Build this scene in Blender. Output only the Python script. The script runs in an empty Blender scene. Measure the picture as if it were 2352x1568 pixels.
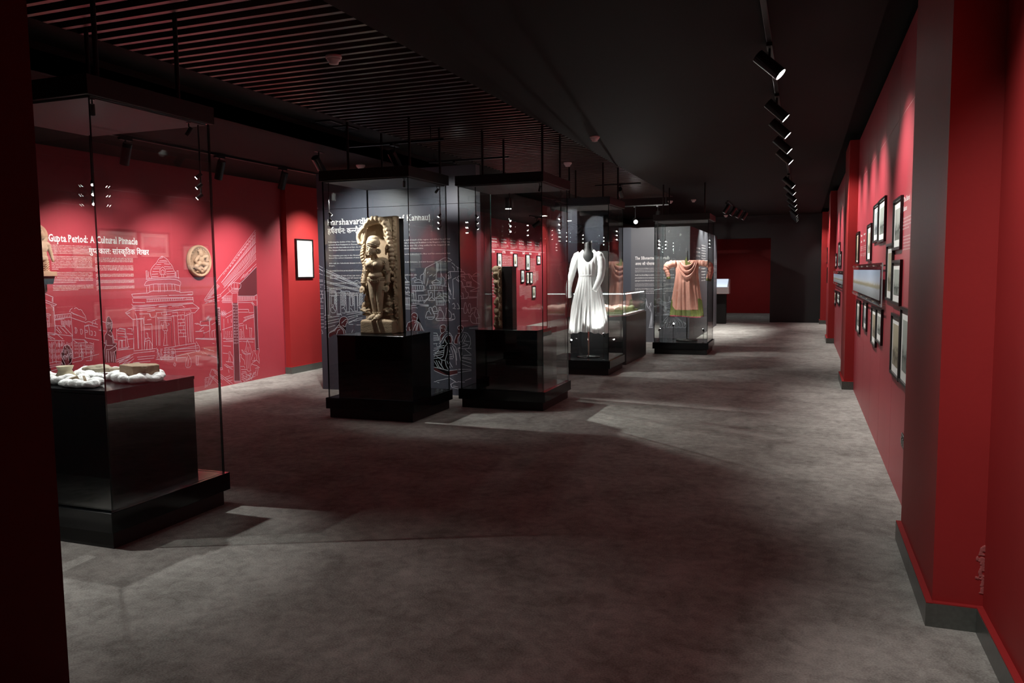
import bpy, bmesh, math, random
from mathutils import Vector, Matrix, Euler, noise
random.seed(7)
SC = bpy.context.scene
COL = SC.collection
PI = math.pi

# ------------------------------------------------------------------ camera, world, exposure
CAM_H = 1.45
YAW, PITCH, ROLL = -0.35614999, -0.08754475, -0.01143872
def make_camera():
    fwd = Vector((math.sin(YAW)*math.cos(PITCH), math.cos(YAW)*math.cos(PITCH), math.sin(PITCH)))
    r0 = Vector((math.cos(YAW), -math.sin(YAW), 0)); u0 = r0.cross(fwd)
    r = math.cos(ROLL)*r0 + math.sin(ROLL)*u0
    u = -math.sin(ROLL)*r0 + math.cos(ROLL)*u0
    cd = bpy.data.cameras.new('camera'); c = bpy.data.objects.new('camera', cd); COL.objects.link(c)
    cd.sensor_fit = 'HORIZONTAL'; cd.sensor_width = 36; cd.lens = 1794.867/2352*36
    cd.clip_start = .05; cd.clip_end = 100
    m = Matrix((r, u, -fwd)).transposed().to_4x4(); m.translation = (0, 0, CAM_H)
    c.matrix_world = m
    SC.camera = c
make_camera()
W = bpy.data.worlds.new('world'); SC.world = W; W.use_nodes = True
W.node_tree.nodes['Background'].inputs[0].default_value = (.5, .45, .45, 1)
W.node_tree.nodes['Background'].inputs[1].default_value = 0.0
vs = SC.view_settings; vs.view_transform = 'Standard'; vs.look = 'None'; vs.gamma = 1; vs.use_curve_mapping = False
vs.exposure = 0.0
SC.cycles.transparent_max_bounces = 48
SC.cycles.max_bounces = 10
SC.cycles.glossy_bounces = 6
SC.cycles.sample_clamp_indirect = 4

# light powers (watts) of the lamps the gallery has
P_RIGHT, P_LEFT, P_PANEL = 125, 235, 190

# ------------------------------------------------------------------ materials
def new_mat(name):
    m = bpy.data.materials.new(name); m.use_nodes = True
    nt = m.node_tree; b = nt.nodes['Principled BSDF']
    return m, nt, b
def N(nt, t, **kw):
    n = nt.nodes.new(t)
    for k, v in kw.items(): setattr(n, k, v)
    return n
def mat(name, col, rough=.6, metal=0, spec=.5, var=0, scale=8, bump=0, bscale=60, coat=0):
    m, nt, b = new_mat(name)
    b.inputs['Base Color'].default_value = (*col, 1); b.inputs['Roughness'].default_value = rough
    b.inputs['Metallic'].default_value = metal; b.inputs['Specular IOR Level'].default_value = spec
    b.inputs['Coat Weight'].default_value = coat
    tc = N(nt, 'ShaderNodeTexCoord')
    if var:
        n = N(nt, 'ShaderNodeTexNoise'); n.inputs['Scale'].default_value = scale; n.inputs['Detail'].default_value = 6
        nt.links.new(tc.outputs['Object'], n.inputs['Vector'])
        mx = N(nt, 'ShaderNodeMix', data_type='RGBA')
        mx.inputs[6].default_value = (*[c*(1-var) for c in col], 1); mx.inputs[7].default_value = (*[min(1, c*(1+var)) for c in col], 1)
        nt.links.new(n.outputs['Fac'], mx.inputs[0]); nt.links.new(mx.outputs[2], b.inputs['Base Color'])
    if bump:
        n2 = N(nt, 'ShaderNodeTexNoise'); n2.inputs['Scale'].default_value = bscale; n2.inputs['Detail'].default_value = 8
        nt.links.new(tc.outputs['Object'], n2.inputs['Vector'])
        bp = N(nt, 'ShaderNodeBump'); bp.inputs['Strength'].default_value = bump; bp.inputs['Distance'].default_value = .01
        nt.links.new(n2.outputs['Fac'], bp.inputs['Height']); nt.links.new(bp.outputs[0], b.inputs['Normal'])
    return m
def emit(name, col, s):
    m, nt, b = new_mat(name)
    b.inputs['Base Color'].default_value = (*col, 1)
    b.inputs['Emission Color'].default_value = (*col, 1); b.inputs['Emission Strength'].default_value = s
    return m
def glass_mat(name, tint, refl=1.0, base=.04):
    m = bpy.data.materials.new(name); m.use_nodes = True; nt = m.node_tree; nt.nodes.clear()
    out = N(nt, 'ShaderNodeOutputMaterial'); mx = N(nt, 'ShaderNodeMixShader')
    tr = N(nt, 'ShaderNodeBsdfTransparent'); tr.inputs[0].default_value = (*tint, 1)
    gl = N(nt, 'ShaderNodeBsdfAnisotropic'); gl.inputs['Roughness'].default_value = .0; gl.inputs[0].default_value = (refl, refl, refl, 1)
    lw = N(nt, 'ShaderNodeLayerWeight'); lw.inputs[0].default_value = .5
    pw = N(nt, 'ShaderNodeMath', operation='POWER'); pw.inputs[1].default_value = 5
    ma = N(nt, 'ShaderNodeMath', operation='MULTIPLY_ADD'); ma.inputs[1].default_value = 1-base; ma.inputs[2].default_value = base
    nt.links.new(lw.outputs['Facing'], pw.inputs[0]); nt.links.new(pw.outputs[0], ma.inputs[0]); nt.links.new(ma.outputs[0], mx.inputs[0])
    nt.links.new(tr.outputs[0], mx.inputs[1]); nt.links.new(gl.outputs[0], mx.inputs[2]); nt.links.new(mx.outputs[0], out.inputs[0])
    return m
def carpet_mat():
    m, nt, b = new_mat('carpet')
    tc = N(nt, 'ShaderNodeTexCoord')
    def noi(s, d, dist=0):
        n = N(nt, 'ShaderNodeTexNoise'); n.inputs['Scale'].default_value = s; n.inputs['Detail'].default_value = d
        n.inputs['Distortion'].default_value = dist
        nt.links.new(tc.outputs['Object'], n.inputs['Vector']); return n
    a, c, f = noi(2.6, 10, .8), noi(16, 8, .6), noi(120, 6)
    mp = N(nt, 'ShaderNodeMath', operation='MULTIPLY_ADD'); mp.inputs[1].default_value = .55
    nt.links.new(a.outputs['Fac'], mp.inputs[0])
    m2 = N(nt, 'ShaderNodeMath', operation='MULTIPLY'); m2.inputs[1].default_value = .45
    nt.links.new(c.outputs['Fac'], m2.inputs[0]); nt.links.new(m2.outputs[0], mp.inputs[2])
    m3 = N(nt, 'ShaderNodeMath', operation='MULTIPLY_ADD'); m3.inputs[1].default_value = .5
    nt.links.new(f.outputs['Fac'], m3.inputs[0]); nt.links.new(mp.outputs[0], m3.inputs[2])
    cr = N(nt, 'ShaderNodeValToRGB')
    cr.color_ramp.elements[0].position = .56; cr.color_ramp.elements[0].color = (.21, .198, .182, 1)
    cr.color_ramp.elements[1].position = .94; cr.color_ramp.elements[1].color = (.50, .485, .455, 1)
    nt.links.new(m3.outputs[0], cr.inputs[0]); nt.links.new(cr.outputs[0], b.inputs['Base Color'])
    b.inputs['Roughness'].default_value = 1; b.inputs['Specular IOR Level'].default_value = .1
    bp = N(nt, 'ShaderNodeBump'); bp.inputs['Strength'].default_value = .5; bp.inputs['Distance'].default_value = .006
    nt.links.new(f.outputs['Fac'], bp.inputs['Height']); nt.links.new(bp.outputs[0], b.inputs['Normal'])
    return m
def picture_mat(name, dark, light, seed, vertical=True):
    """a printed view: pale sky above, darker buildings and trees below"""
    m, nt, b = new_mat(name)
    tc = N(nt, 'ShaderNodeTexCoord'); mp = N(nt, 'ShaderNodeMapping'); mp.inputs['Location'].default_value = (seed*3.1, seed*1.7, 0)
    nt.links.new(tc.outputs['Generated'], mp.inputs[0])
    n = N(nt, 'ShaderNodeTexNoise'); n.inputs['Scale'].default_value = 5; n.inputs['Detail'].default_value = 9; n.inputs['Roughness'].default_value = .65
    nt.links.new(mp.outputs[0], n.inputs['Vector'])
    sp = N(nt, 'ShaderNodeSeparateXYZ'); nt.links.new(tc.outputs['Generated'], sp.inputs[0])
    ad = N(nt, 'ShaderNodeMath', operation='ADD'); nt.links.new(n.outputs['Fac'], ad.inputs[0]); nt.links.new(sp.outputs['Z'], ad.inputs[1])
    cr = N(nt, 'ShaderNodeValToRGB'); e = cr.color_ramp.elements
    e[0].position = .55; e[0].color = (*[(d+l)/2 for d, l in zip(dark, light)], 1); e[1].position = 1.25 if False else 1.0; e[1].color = (*light, 1)
    x = e.new(.78); x.color = (*dark, 1); x = e.new(.9); x.color = (*[d*.4+l*.6 for d, l in zip(dark, light)], 1)
    nt.links.new(ad.outputs[0], cr.inputs[0]); nt.links.new(cr.outputs[0], b.inputs['Base Color']); b.inputs['Roughness'].default_value = .7
    return m
M = {}
M['red'] = mat('red_wall_print', (.39, .043, .060), .42, var=.06, scale=2, bump=.03, bscale=200)
M['red_paint'] = mat('red_paint', (.36, .026, .027), .55, spec=.25, var=.08, scale=3, bump=.06, bscale=40)
M['red_shaded'] = mat('shaded_red_paint', (.075, .008, .009), .7, spec=.2, var=.05, scale=2)  # red paint of the unlit near wall, its shade put into the colour
M['seam'] = mat('pale_wall_backing', (.75, .42, .42), .8)
M['black_wall'] = mat('black_wall_paint', (.012, .012, .013), .55, var=.1, scale=3)
M['ceil'] = mat('dark_ceiling_paint', (.012, .0115, .0105), .8, spec=.2, var=.08, scale=2)
M['ceil_left'] = mat('dark_ceiling_paint_left', (.014, .0115, .011), .8, spec=.15, var=.06, scale=2)
M['void'] = mat('black_void', (.004, .004, .004), .9)
M['slat'] = mat('dark_brown_slat', (.085, .058, .05), .35, var=.15, scale=12)
M['carpet'] = carpet_mat()
M['granite'] = mat('grey_granite', (.10, .105, .095), .3, var=.35, scale=60)
M['black'] = mat('black_laminate', (.006, .007, .008), .14, spec=.35)
M['satin'] = mat('black_satin_cabinet', (.035, .037, .04), .38)
M['fringe'] = mat('crimson_fringe', (.30, .03, .06), .6)
M['black_matt'] = mat('black_matt', (.006, .006, .006), .55)
M['black_metal'] = mat('black_metal', (.010, .010, .010), .35)
M['liner'] = mat('grey_case_liner', (.075, .082, .088), .5, spec=.2)
M['glass'] = glass_mat('case_glass', (.962, .978, .972), 1, .06)
M['glass_edge'] = mat('glass_edge', (.012, .03, .028), .08, spec=.8)
M['pane'] = glass_mat('picture_glass', (.98, .98, .98), 1, .035)
M['acrylic'] = glass_mat('clear_acrylic', (.95, .96, .97), 1, .05)
M['acrylic_edge'] = mat('acrylic_edge', (.55, .6, .62), .2)
M['lens'] = emit('lamp_lens', (1, .98, .93), 28)
M['mini_lens'] = emit('small_spot_lens', (1, .99, .96), 45)
M['led'] = emit('led_strip', (.96, .98, 1), 7)
M['navy'] = mat('dark_navy_panel', (.060, .066, .090), .45, var=.06, scale=4)
M['grey_panel'] = mat('grey_exhibit_panel', (.085, .086, .10), .5, var=.05, scale=4)
M['white_print'] = mat('white_lettering', (.82, .80, .80), .6)
M['line_pink'] = mat('pale_line_print', (.62, .40, .47), .6)
M['line_white'] = mat('grey_white_line_print', (.60, .63, .70), .6)
M['fill_dark'] = mat('dark_maroon_print', (.13, .022, .030), .5)
M['fill_red'] = mat('maroon_figure_print', (.055, .008, .011), .5)
M['stone'] = mat('buff_sandstone', (.33, .24, .15), .8, var=.4, scale=14, bump=.35, bscale=90)
M['stone_pale'] = mat('pale_sandstone', (.43, .33, .22), .8, var=.35, scale=16, bump=.4, bscale=90)
M['stone_dark'] = mat('brown_sandstone', (.26, .19, .12), .85, var=.3, scale=14, bump=.4, bscale=70)
M['terracotta'] = mat('pink_terracotta', (.43, .245, .16), .75, var=.15, scale=14, bump=.25, bscale=80)
M['bone'] = mat('grey_tan_stone', (.30, .26, .19), .8, var=.25, scale=20, bump=.4, bscale=60)
M['clay'] = mat('cream_clay', (.52, .46, .32), .7, var=.15, scale=20, bump=.1)
M['cotton'] = mat('white_cotton_wool', (.86, .87, .86), 1, spec=.05, bump=.6, bscale=70)
M['white_cloth'] = mat('white_muslin', (.80, .81, .80), .8, spec=.2, bump=.1, bscale=200)
M['pink_silk'] = mat('coral_pink_silk', (.60, .29, .22), .38, var=.2, scale=18, bump=.1, bscale=120)
M['green_brocade'] = mat('olive_green_brocade', (.13, .15, .035), .55, var=.7, scale=60, bump=.3, bscale=90)
M['gold_red'] = mat('red_gold_embroidery', (.20, .03, .02), .4, var=.3, scale=40)
M['gold'] = mat('gold_sequin', (.75, .5, .15), .25, metal=1)
M['frame'] = mat('black_picture_frame', (.008, .007, .007), .3)
M['mat_board'] = mat('white_mat_board', (.86, .87, .84), .8)
M['chrome'] = mat('polished_steel', (.8, .75, .65), .15, metal=1)
M['detector'] = mat('white_plastic', (.75, .66, .66), .5)
M['plaster'] = mat('chipped_plaster', (.40, .10, .10), .9, bump=.5)
M['kiosk_white'] = mat('white_kiosk_shell', (.55, .50, .50), .4)
M['screen'] = emit('kiosk_screen', (.72, .85, 1), .9)

# ------------------------------------------------------------------ mesh builder
class MB:
    def __init__(s): s.b = bmesh.new()
    def _mi(s, before, mi):
        if mi:
            s.b.faces.ensure_lookup_table()
            for f in s.b.faces[before:]: f.material_index = mi
    def box(s, x0, x1, y0, y1, z0, z1, mi=0):
        n = len(s.b.faces)
        v = [s.b.verts.new((x, y, z)) for z in (z0, z1) for y in (y0, y1) for x in (x0, x1)]
        for q in ((0, 2, 3, 1), (4, 5, 7, 6), (0, 1, 5, 4), (2, 6, 7, 3), (0, 4, 6, 2), (1, 3, 7, 5)):
            s.b.faces.new([v[i] for i in q])
        s._mi(n, mi); return s
    def ring(s, pts): return [s.b.verts.new(p) for p in pts]
    def skin(s, rings, cap0=True, cap1=True, mi=0):
        n = len(s.b.faces); k = len(rings[0])
        for a, b in zip(rings, rings[1:]):
            for i in range(k):
                j = (i+1) % k; s.b.faces.new((a[i], a[j], b[j], b[i]))
        if cap0: s.b.faces.new(list(reversed(rings[0])))
        if cap1: s.b.faces.new(rings[-1])
        s._mi(n, mi); return s
    def cyl(s, p0, p1, r0, r1=None, n=12, mi=0, cap=True):
        r1 = r0 if r1 is None else r1
        p0, p1 = Vector(p0), Vector(p1); d = (p1-p0).normalized()
        a = d.orthogonal().normalized(); b = d.cross(a)
        R = [s.ring([p+(a*math.cos(2*PI*i/n)+b*math.sin(2*PI*i/n))*r for i in range(n)]) for p, r in ((p0, r0), (p1, r1))]
        s.skin(R, cap, cap, mi); return s
    def tube(s, pts, rad, n=8, mi=0):
        pts = [Vector(p) for p in pts]; R = []
        if not hasattr(rad, '__len__'): rad = [rad]*len(pts)
        a = None
        for i, p in enumerate(pts):
            d = (pts[min(i+1, len(pts)-1)]-pts[max(i-1, 0)]).normalized()
            a = (d.orthogonal() if a is None else a-d*a.dot(d)).normalized(); b = d.cross(a)
            R.append(s.ring([p+(a*math.cos(2*PI*k/n)+b*math.sin(2*PI*k/n))*rad[i] for k in range(n)]))
        s.skin(R, mi=mi); return s
    def lathe(s, c, prof, n=24, axis='Z', mi=0):
        R = []
        for r, h in prof:
            pts = []
            for i in range(n):
                t = 2*PI*i/n; x, y = r*math.cos(t), r*math.sin(t)
                pts.append(Vector(c)+(Vector((x, y, h)) if axis == 'Z' else Vector((h, x, y)) if axis == 'X' else Vector((x, -h, y))))
            R.append(s.ring(pts))
        s.skin(R, mi=mi); return s
    def ball(s, c, r, sub=2, rot=None):
        r = r if hasattr(r, '__len__') else (r, r, r)
        m = Matrix.Translation(c) @ (rot.to_matrix().to_4x4() if rot else Matrix()) @ Matrix.Diagonal((*r, 1))
        bmesh.ops.create_icosphere(s.b, subdivisions=sub, radius=1, matrix=m); return s
    def capsule(s, p0, p1, r0, r1=None):
        r1 = r0 if r1 is None else r1
        s.ball(p0, r0); s.ball(p1, r1); s.cyl(p0, p1, r0, r1, 16); return s
    def prism(s, poly, axis, a0, a1):
        """poly in the plane across axis, extruded from a0 to a1"""
        mk = {'Y': lambda u, v, a: (u, a, v), 'X': lambda u, v, a: (a, u, v), 'Z': lambda u, v, a: (u, v, a)}[axis]
        A = s.ring([mk(u, v, a0) for u, v in poly]); B = s.ring([mk(u, v, a1) for u, v in poly])
        s.skin([A, B]); return s
    def build(s, name, mats, parent=None, smooth=False, bevel=0, pos=None):
        bmesh.ops.recalc_face_normals(s.b, faces=s.b.faces[:])
        if bevel: bmesh.ops.bevel(s.b, geom=s.b.edges[:], offset=bevel, segments=1, affect='EDGES', clamp_overlap=True)
        me = bpy.data.meshes.new(name); s.b.to_mesh(me); s.b.free()
        return mesh_obj(name, me, mats, parent, smooth)
def mesh_obj(name, me, mats, parent=None, smooth=False):
    for m in (mats if isinstance(mats, (list, tuple)) else [mats]):
        if m.name not in me.materials: me.materials.append(m)
    if smooth:
        for p in me.polygons: p.use_smooth = True
    o = bpy.data.objects.new(name, me); COL.objects.link(o)
    if parent: attach(o, parent)
    return o
def world_of(o):
    m = Matrix.Translation(o.location) @ o.rotation_euler.to_matrix().to_4x4()
    return (world_of(o.parent) @ o.matrix_parent_inverse @ m) if o.parent else m
def attach(o, parent):
    o.parent = parent; o.matrix_parent_inverse = world_of(parent).inverted()
def tag(o, label=None, cat=None, group=None, kind=None):
    if label: o['label'] = label
    if cat: o['category'] = cat
    if group: o['group'] = group
    if kind: o['kind'] = kind
    return o
def thing(name, loc, label, cat, group=None):
    o = bpy.data.objects.new(name, None); COL.objects.link(o); o.location = loc; o.empty_display_size = .1
    return tag(o, label, cat, group)
def struct(name, mb, m, parent=None, **kw):
    o = mb.build(name, m, parent, **kw)
    if not parent: o['kind'] = 'structure'
    return o
def box(name, m, dims, parent=None, bevel=0):
    return MB().box(*dims).build(name, m, parent, bevel=bevel)
def dup(root):
    r = root.copy(); COL.objects.link(r)
    def rec(src, dst):
        for ch in list(src.children):
            c = ch.copy(); COL.objects.link(c); c.parent = dst; rec(ch, c)
    rec(root, r); return r
def fused(name, mb, m, parent=None, voxel=.006, smooth=3):
    """overlapping volumes melted into one continuous surface"""
    me = bpy.data.meshes.new('src'); mb.b.to_mesh(me); mb.b.free()
    o = bpy.data.objects.new('src', me); COL.objects.link(o)
    r = o.modifiers.new('r', 'REMESH'); r.mode = 'VOXEL'; r.voxel_size = voxel
    if smooth:
        sm = o.modifiers.new('s', 'SMOOTH'); sm.iterations = smooth; sm.factor = .5
    dg = bpy.context.evaluated_depsgraph_get(); dg.update()
    out = bpy.data.meshes.new_from_object(o.evaluated_get(dg)); out.name = name
    bpy.data.objects.remove(o); bpy.data.meshes.remove(me)
    out.materials.clear()
    return mesh_obj(name, out, m, parent, True)

# ------------------------------------------------------------------ flat print: line drawings and lettering
def soft(lines, n=1, least=6):
    out = []
    for ln in lines:
        if len(ln) >= least:
            for _ in range(n):
                q = [ln[0]]
                for (a, b), (c, d) in zip(ln, ln[1:]): q += [(a*.75+c*.25, b*.75+d*.25), (a*.25+c*.75, b*.25+d*.75)]
                ln = q+[ln[-1]]
        out.append(ln)
    return out
def decode(s): return [[(a/1000, b/1000) for a, b in zip(v[::2], v[1::2])] for v in ([int(t) for t in ln.split()] for ln in s.split('|'))]
def place_x(x): return lambda u, v: (x, u, v)      # (along Y, up) on a wall across X
def place_y(y): return lambda u, v: (u, y, v)
def line_print(name, lines, place, w, m, parent):
    """polylines printed as flat strokes"""
    vs, fs = [], []
    for ln in lines:
        for (a, b), (c, d) in zip(ln, ln[1:]):
            dx, dy = c-a, d-b; L = math.hypot(dx, dy)
            if L < 1e-5: continue
            nx, ny = -dy/L*w/2, dx/L*w/2; ex, ey = dx/L*w*.3, dy/L*w*.3
            i = len(vs)
            vs += [place(a-ex+nx, b-ey+ny), place(a-ex-nx, b-ey-ny), place(c+ex-nx, d+ey-ny), place(c+ex+nx, d+ey+ny)]
            fs.append((i, i+1, i+2, i+3))
    me = bpy.data.meshes.new(name); me.from_pydata(vs, [], fs)
    return mesh_obj(name, me, m, parent)
def fill_print(name, polys, place, m, parent):
    b = bmesh.new()
    for p in polys:
        f = b.faces.new([b.verts.new(place(u, v)) for u, v in p])
    bmesh.ops.triangulate(b, faces=b.faces[:])
    me = bpy.data.meshes.new(name); b.to_mesh(me); b.free()
    return mesh_obj(name, me, m, parent)
def text_tris(body, bold=0, width=None, lh=1.0, align='LEFT', res=2):
    c = bpy.data.curves.new('t', 'FONT'); c.body = body; c.size = 1; c.resolution_u = res; c.offset = bold
    c.space_line = lh; c.align_x = align
    if width: c.text_boxes[0].width = width
    o = bpy.data.objects.new('t', c); COL.objects.link(o)
    dg = bpy.context.evaluated_depsgraph_get(); dg.update()
    me = bpy.data.meshes.new_from_object(o.evaluated_get(dg))
    v = [(p.co.x, p.co.y) for p in me.vertices]; f = [tuple(p.vertices) for p in me.polygons]
    bpy.data.objects.remove(o); bpy.data.curves.remove(c); bpy.data.meshes.remove(me)
    return v, f
class Ink:
    """gathers flat glyph shapes in 2-D, then prints them on a plane"""
    def __init__(s): s.v, s.f = [], []
    def add(s, vf, dx=0, dy=0, sx=1, sy=None):
        sy = sx if sy is None else sy; i = len(s.v)
        s.v += [(x*sx+dx, y*sy+dy) for x, y in vf[0]]; s.f += [tuple(k+i for k in q) for q in vf[1]]
    def bar(s, x0, x1, y0, y1): s.add(([(x0, y0), (x1, y0), (x1, y1), (x0, y1)], [(0, 1, 2, 3)]))
    def width(s): return max(x for x, y in s.v) if s.v else 0
    def put(s, name, place, u0, v0, width=None, size=None, m=None, parent=None, flip=False, sy=None):
        k = size if size else width/s.width(); ky = sy or k
        me = bpy.data.meshes.new(name)
        me.from_pydata([place(u0+(-x if flip else x)*k, v0+y*ky) for x, y in s.v], [], s.f)
        return mesh_obj(name, me, m or M['white_print'], parent)
# slab serifs: (place across the letter 0..1, b = on the baseline, t = at the top)
SERIF = {'P': [(.12, 'b'), (.12, 't')], 'A': [(.1, 'b'), (.9, 'b')], 'H': [(.14, 'b'), (.86, 'b'), (.14, 't'), (.86, 't')], 'K': [(.14, 'b'), (.9, 'b'), (.14, 't'), (.85, 't')],
         'T': [(.5, 'b')], 'u': [(.06, 't'), (.74, 't'), (.95, 'b')], 'p': [(.1, 'b'), (.02, 'x')], 'r': [(.2, 'b'), (.04, 'x')], 'i': [(.5, 'b'), (.2, 'x')], 'd': [(.95, 'b'), (.8, 't')],
         'l': [(.5, 'b'), (.2, 't')], 'n': [(.14, 'b'), (.88, 'b'), (.02, 'x')], 'h': [(.14, 'b'), (.88, 'b'), (.02, 't')], 'a': [(.97, 'b')], 'f': [(.45, 'b')], 'v': [(.1, 't'), (.9, 't')], 'w': [(.08, 't'), (.92, 't')], 'j': [(.4, 'x')]}
_gc = {}
def serif_text(s, bold=.018):
    ink = Ink(); x = 0
    for ch in s:
        if ch == ' ': x += .28; continue
        if ch not in _gc: _gc[ch] = text_tris(ch, bold)
        vf = _gc[ch]; xs = [p[0] for p in vf[0]]; ys = [p[1] for p in vf[0]]; x0, x1 = min(xs), max(xs); top = max(ys)
        wdt = x1-x0; sc = .92
        ink.add(vf, x-x0*sc, 0, sc, 1)
        for u, k in SERIF.get(ch, []):
            y = {'b': 0, 't': top-.05, 'x': .455}[k]
            if ch == 'p' and k == 'b': y = min(ys)
            cx = x+u*wdt*sc; hw = .105 if wdt > .25 else .12
            ink.bar(max(cx-hw, x-.09), min(cx+hw, x+wdt*sc+.09), y, y+.055)
        x += wdt*sc+(.05 if ch in 'rftva' else .085)
    return ink
def hindi_text(tokens, bold=.012):
    """Devanagari set by hand: ('h', x) is a half letter, 'R' the hook above"""
    ink = Ink(); x = 0
    for t in tokens:
        if t == ' ': x += .3; continue
        if t == 'R':
            pts = [(x-.20, .64), (x-.24, .76), (x-.16, .86), (x-.06, .82), (x-.03, .74)]
            for (a, b), (c, d) in zip(pts, pts[1:]):
                L = math.hypot(c-a, d-b); nx, ny = -(d-b)/L*.038, (c-a)/L*.038
                ink.add(([(a-nx, b-ny), (c-nx, d-ny), (c+nx, d+ny), (a+nx, b+ny)], [(0, 1, 2, 3)]))
            continue
        half = isinstance(t, tuple)
        v, f = text_tris(t[1] if half else t, bold)
        adv = max(p[0] for p in v)
        if half:                       # cut the upright at the right off
            cut = adv-.20
            v = [(min(a, cut), b) for a, b in v]; adv = cut
        ink.add((v, f), x); x += adv-.01
    return ink
def paragraph(name, body, place, u0, v0, width, height, m, parent, flip=False, chars=60):
    """a justified block of small print filling width x height, its top left at u0, v0"""
    words = body.split(); lines = []; cur = ''
    for w in words:
        if len(cur)+len(w) > chars: lines.append(cur.strip()); cur = ''
        cur += w+' '
    lines.append(cur.strip())
    ink = Ink(); n = len(lines); lh = height/n
    last = lh*.72
    for i, ln in enumerate(lines):
        vf = text_tris(ln, .006, res=1)
        w = max(p[0] for p in vf[0])
        sx = (width/w) if i < n-1 or len(ln) > chars*.9 else min(last, width/w)
        last = sx
        ink.add(vf, 0, -(i+.75)*lh, sx, lh*.72)
    return ink.put(name, place, u0, v0, size=1, m=m, parent=parent, flip=flip)
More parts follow.
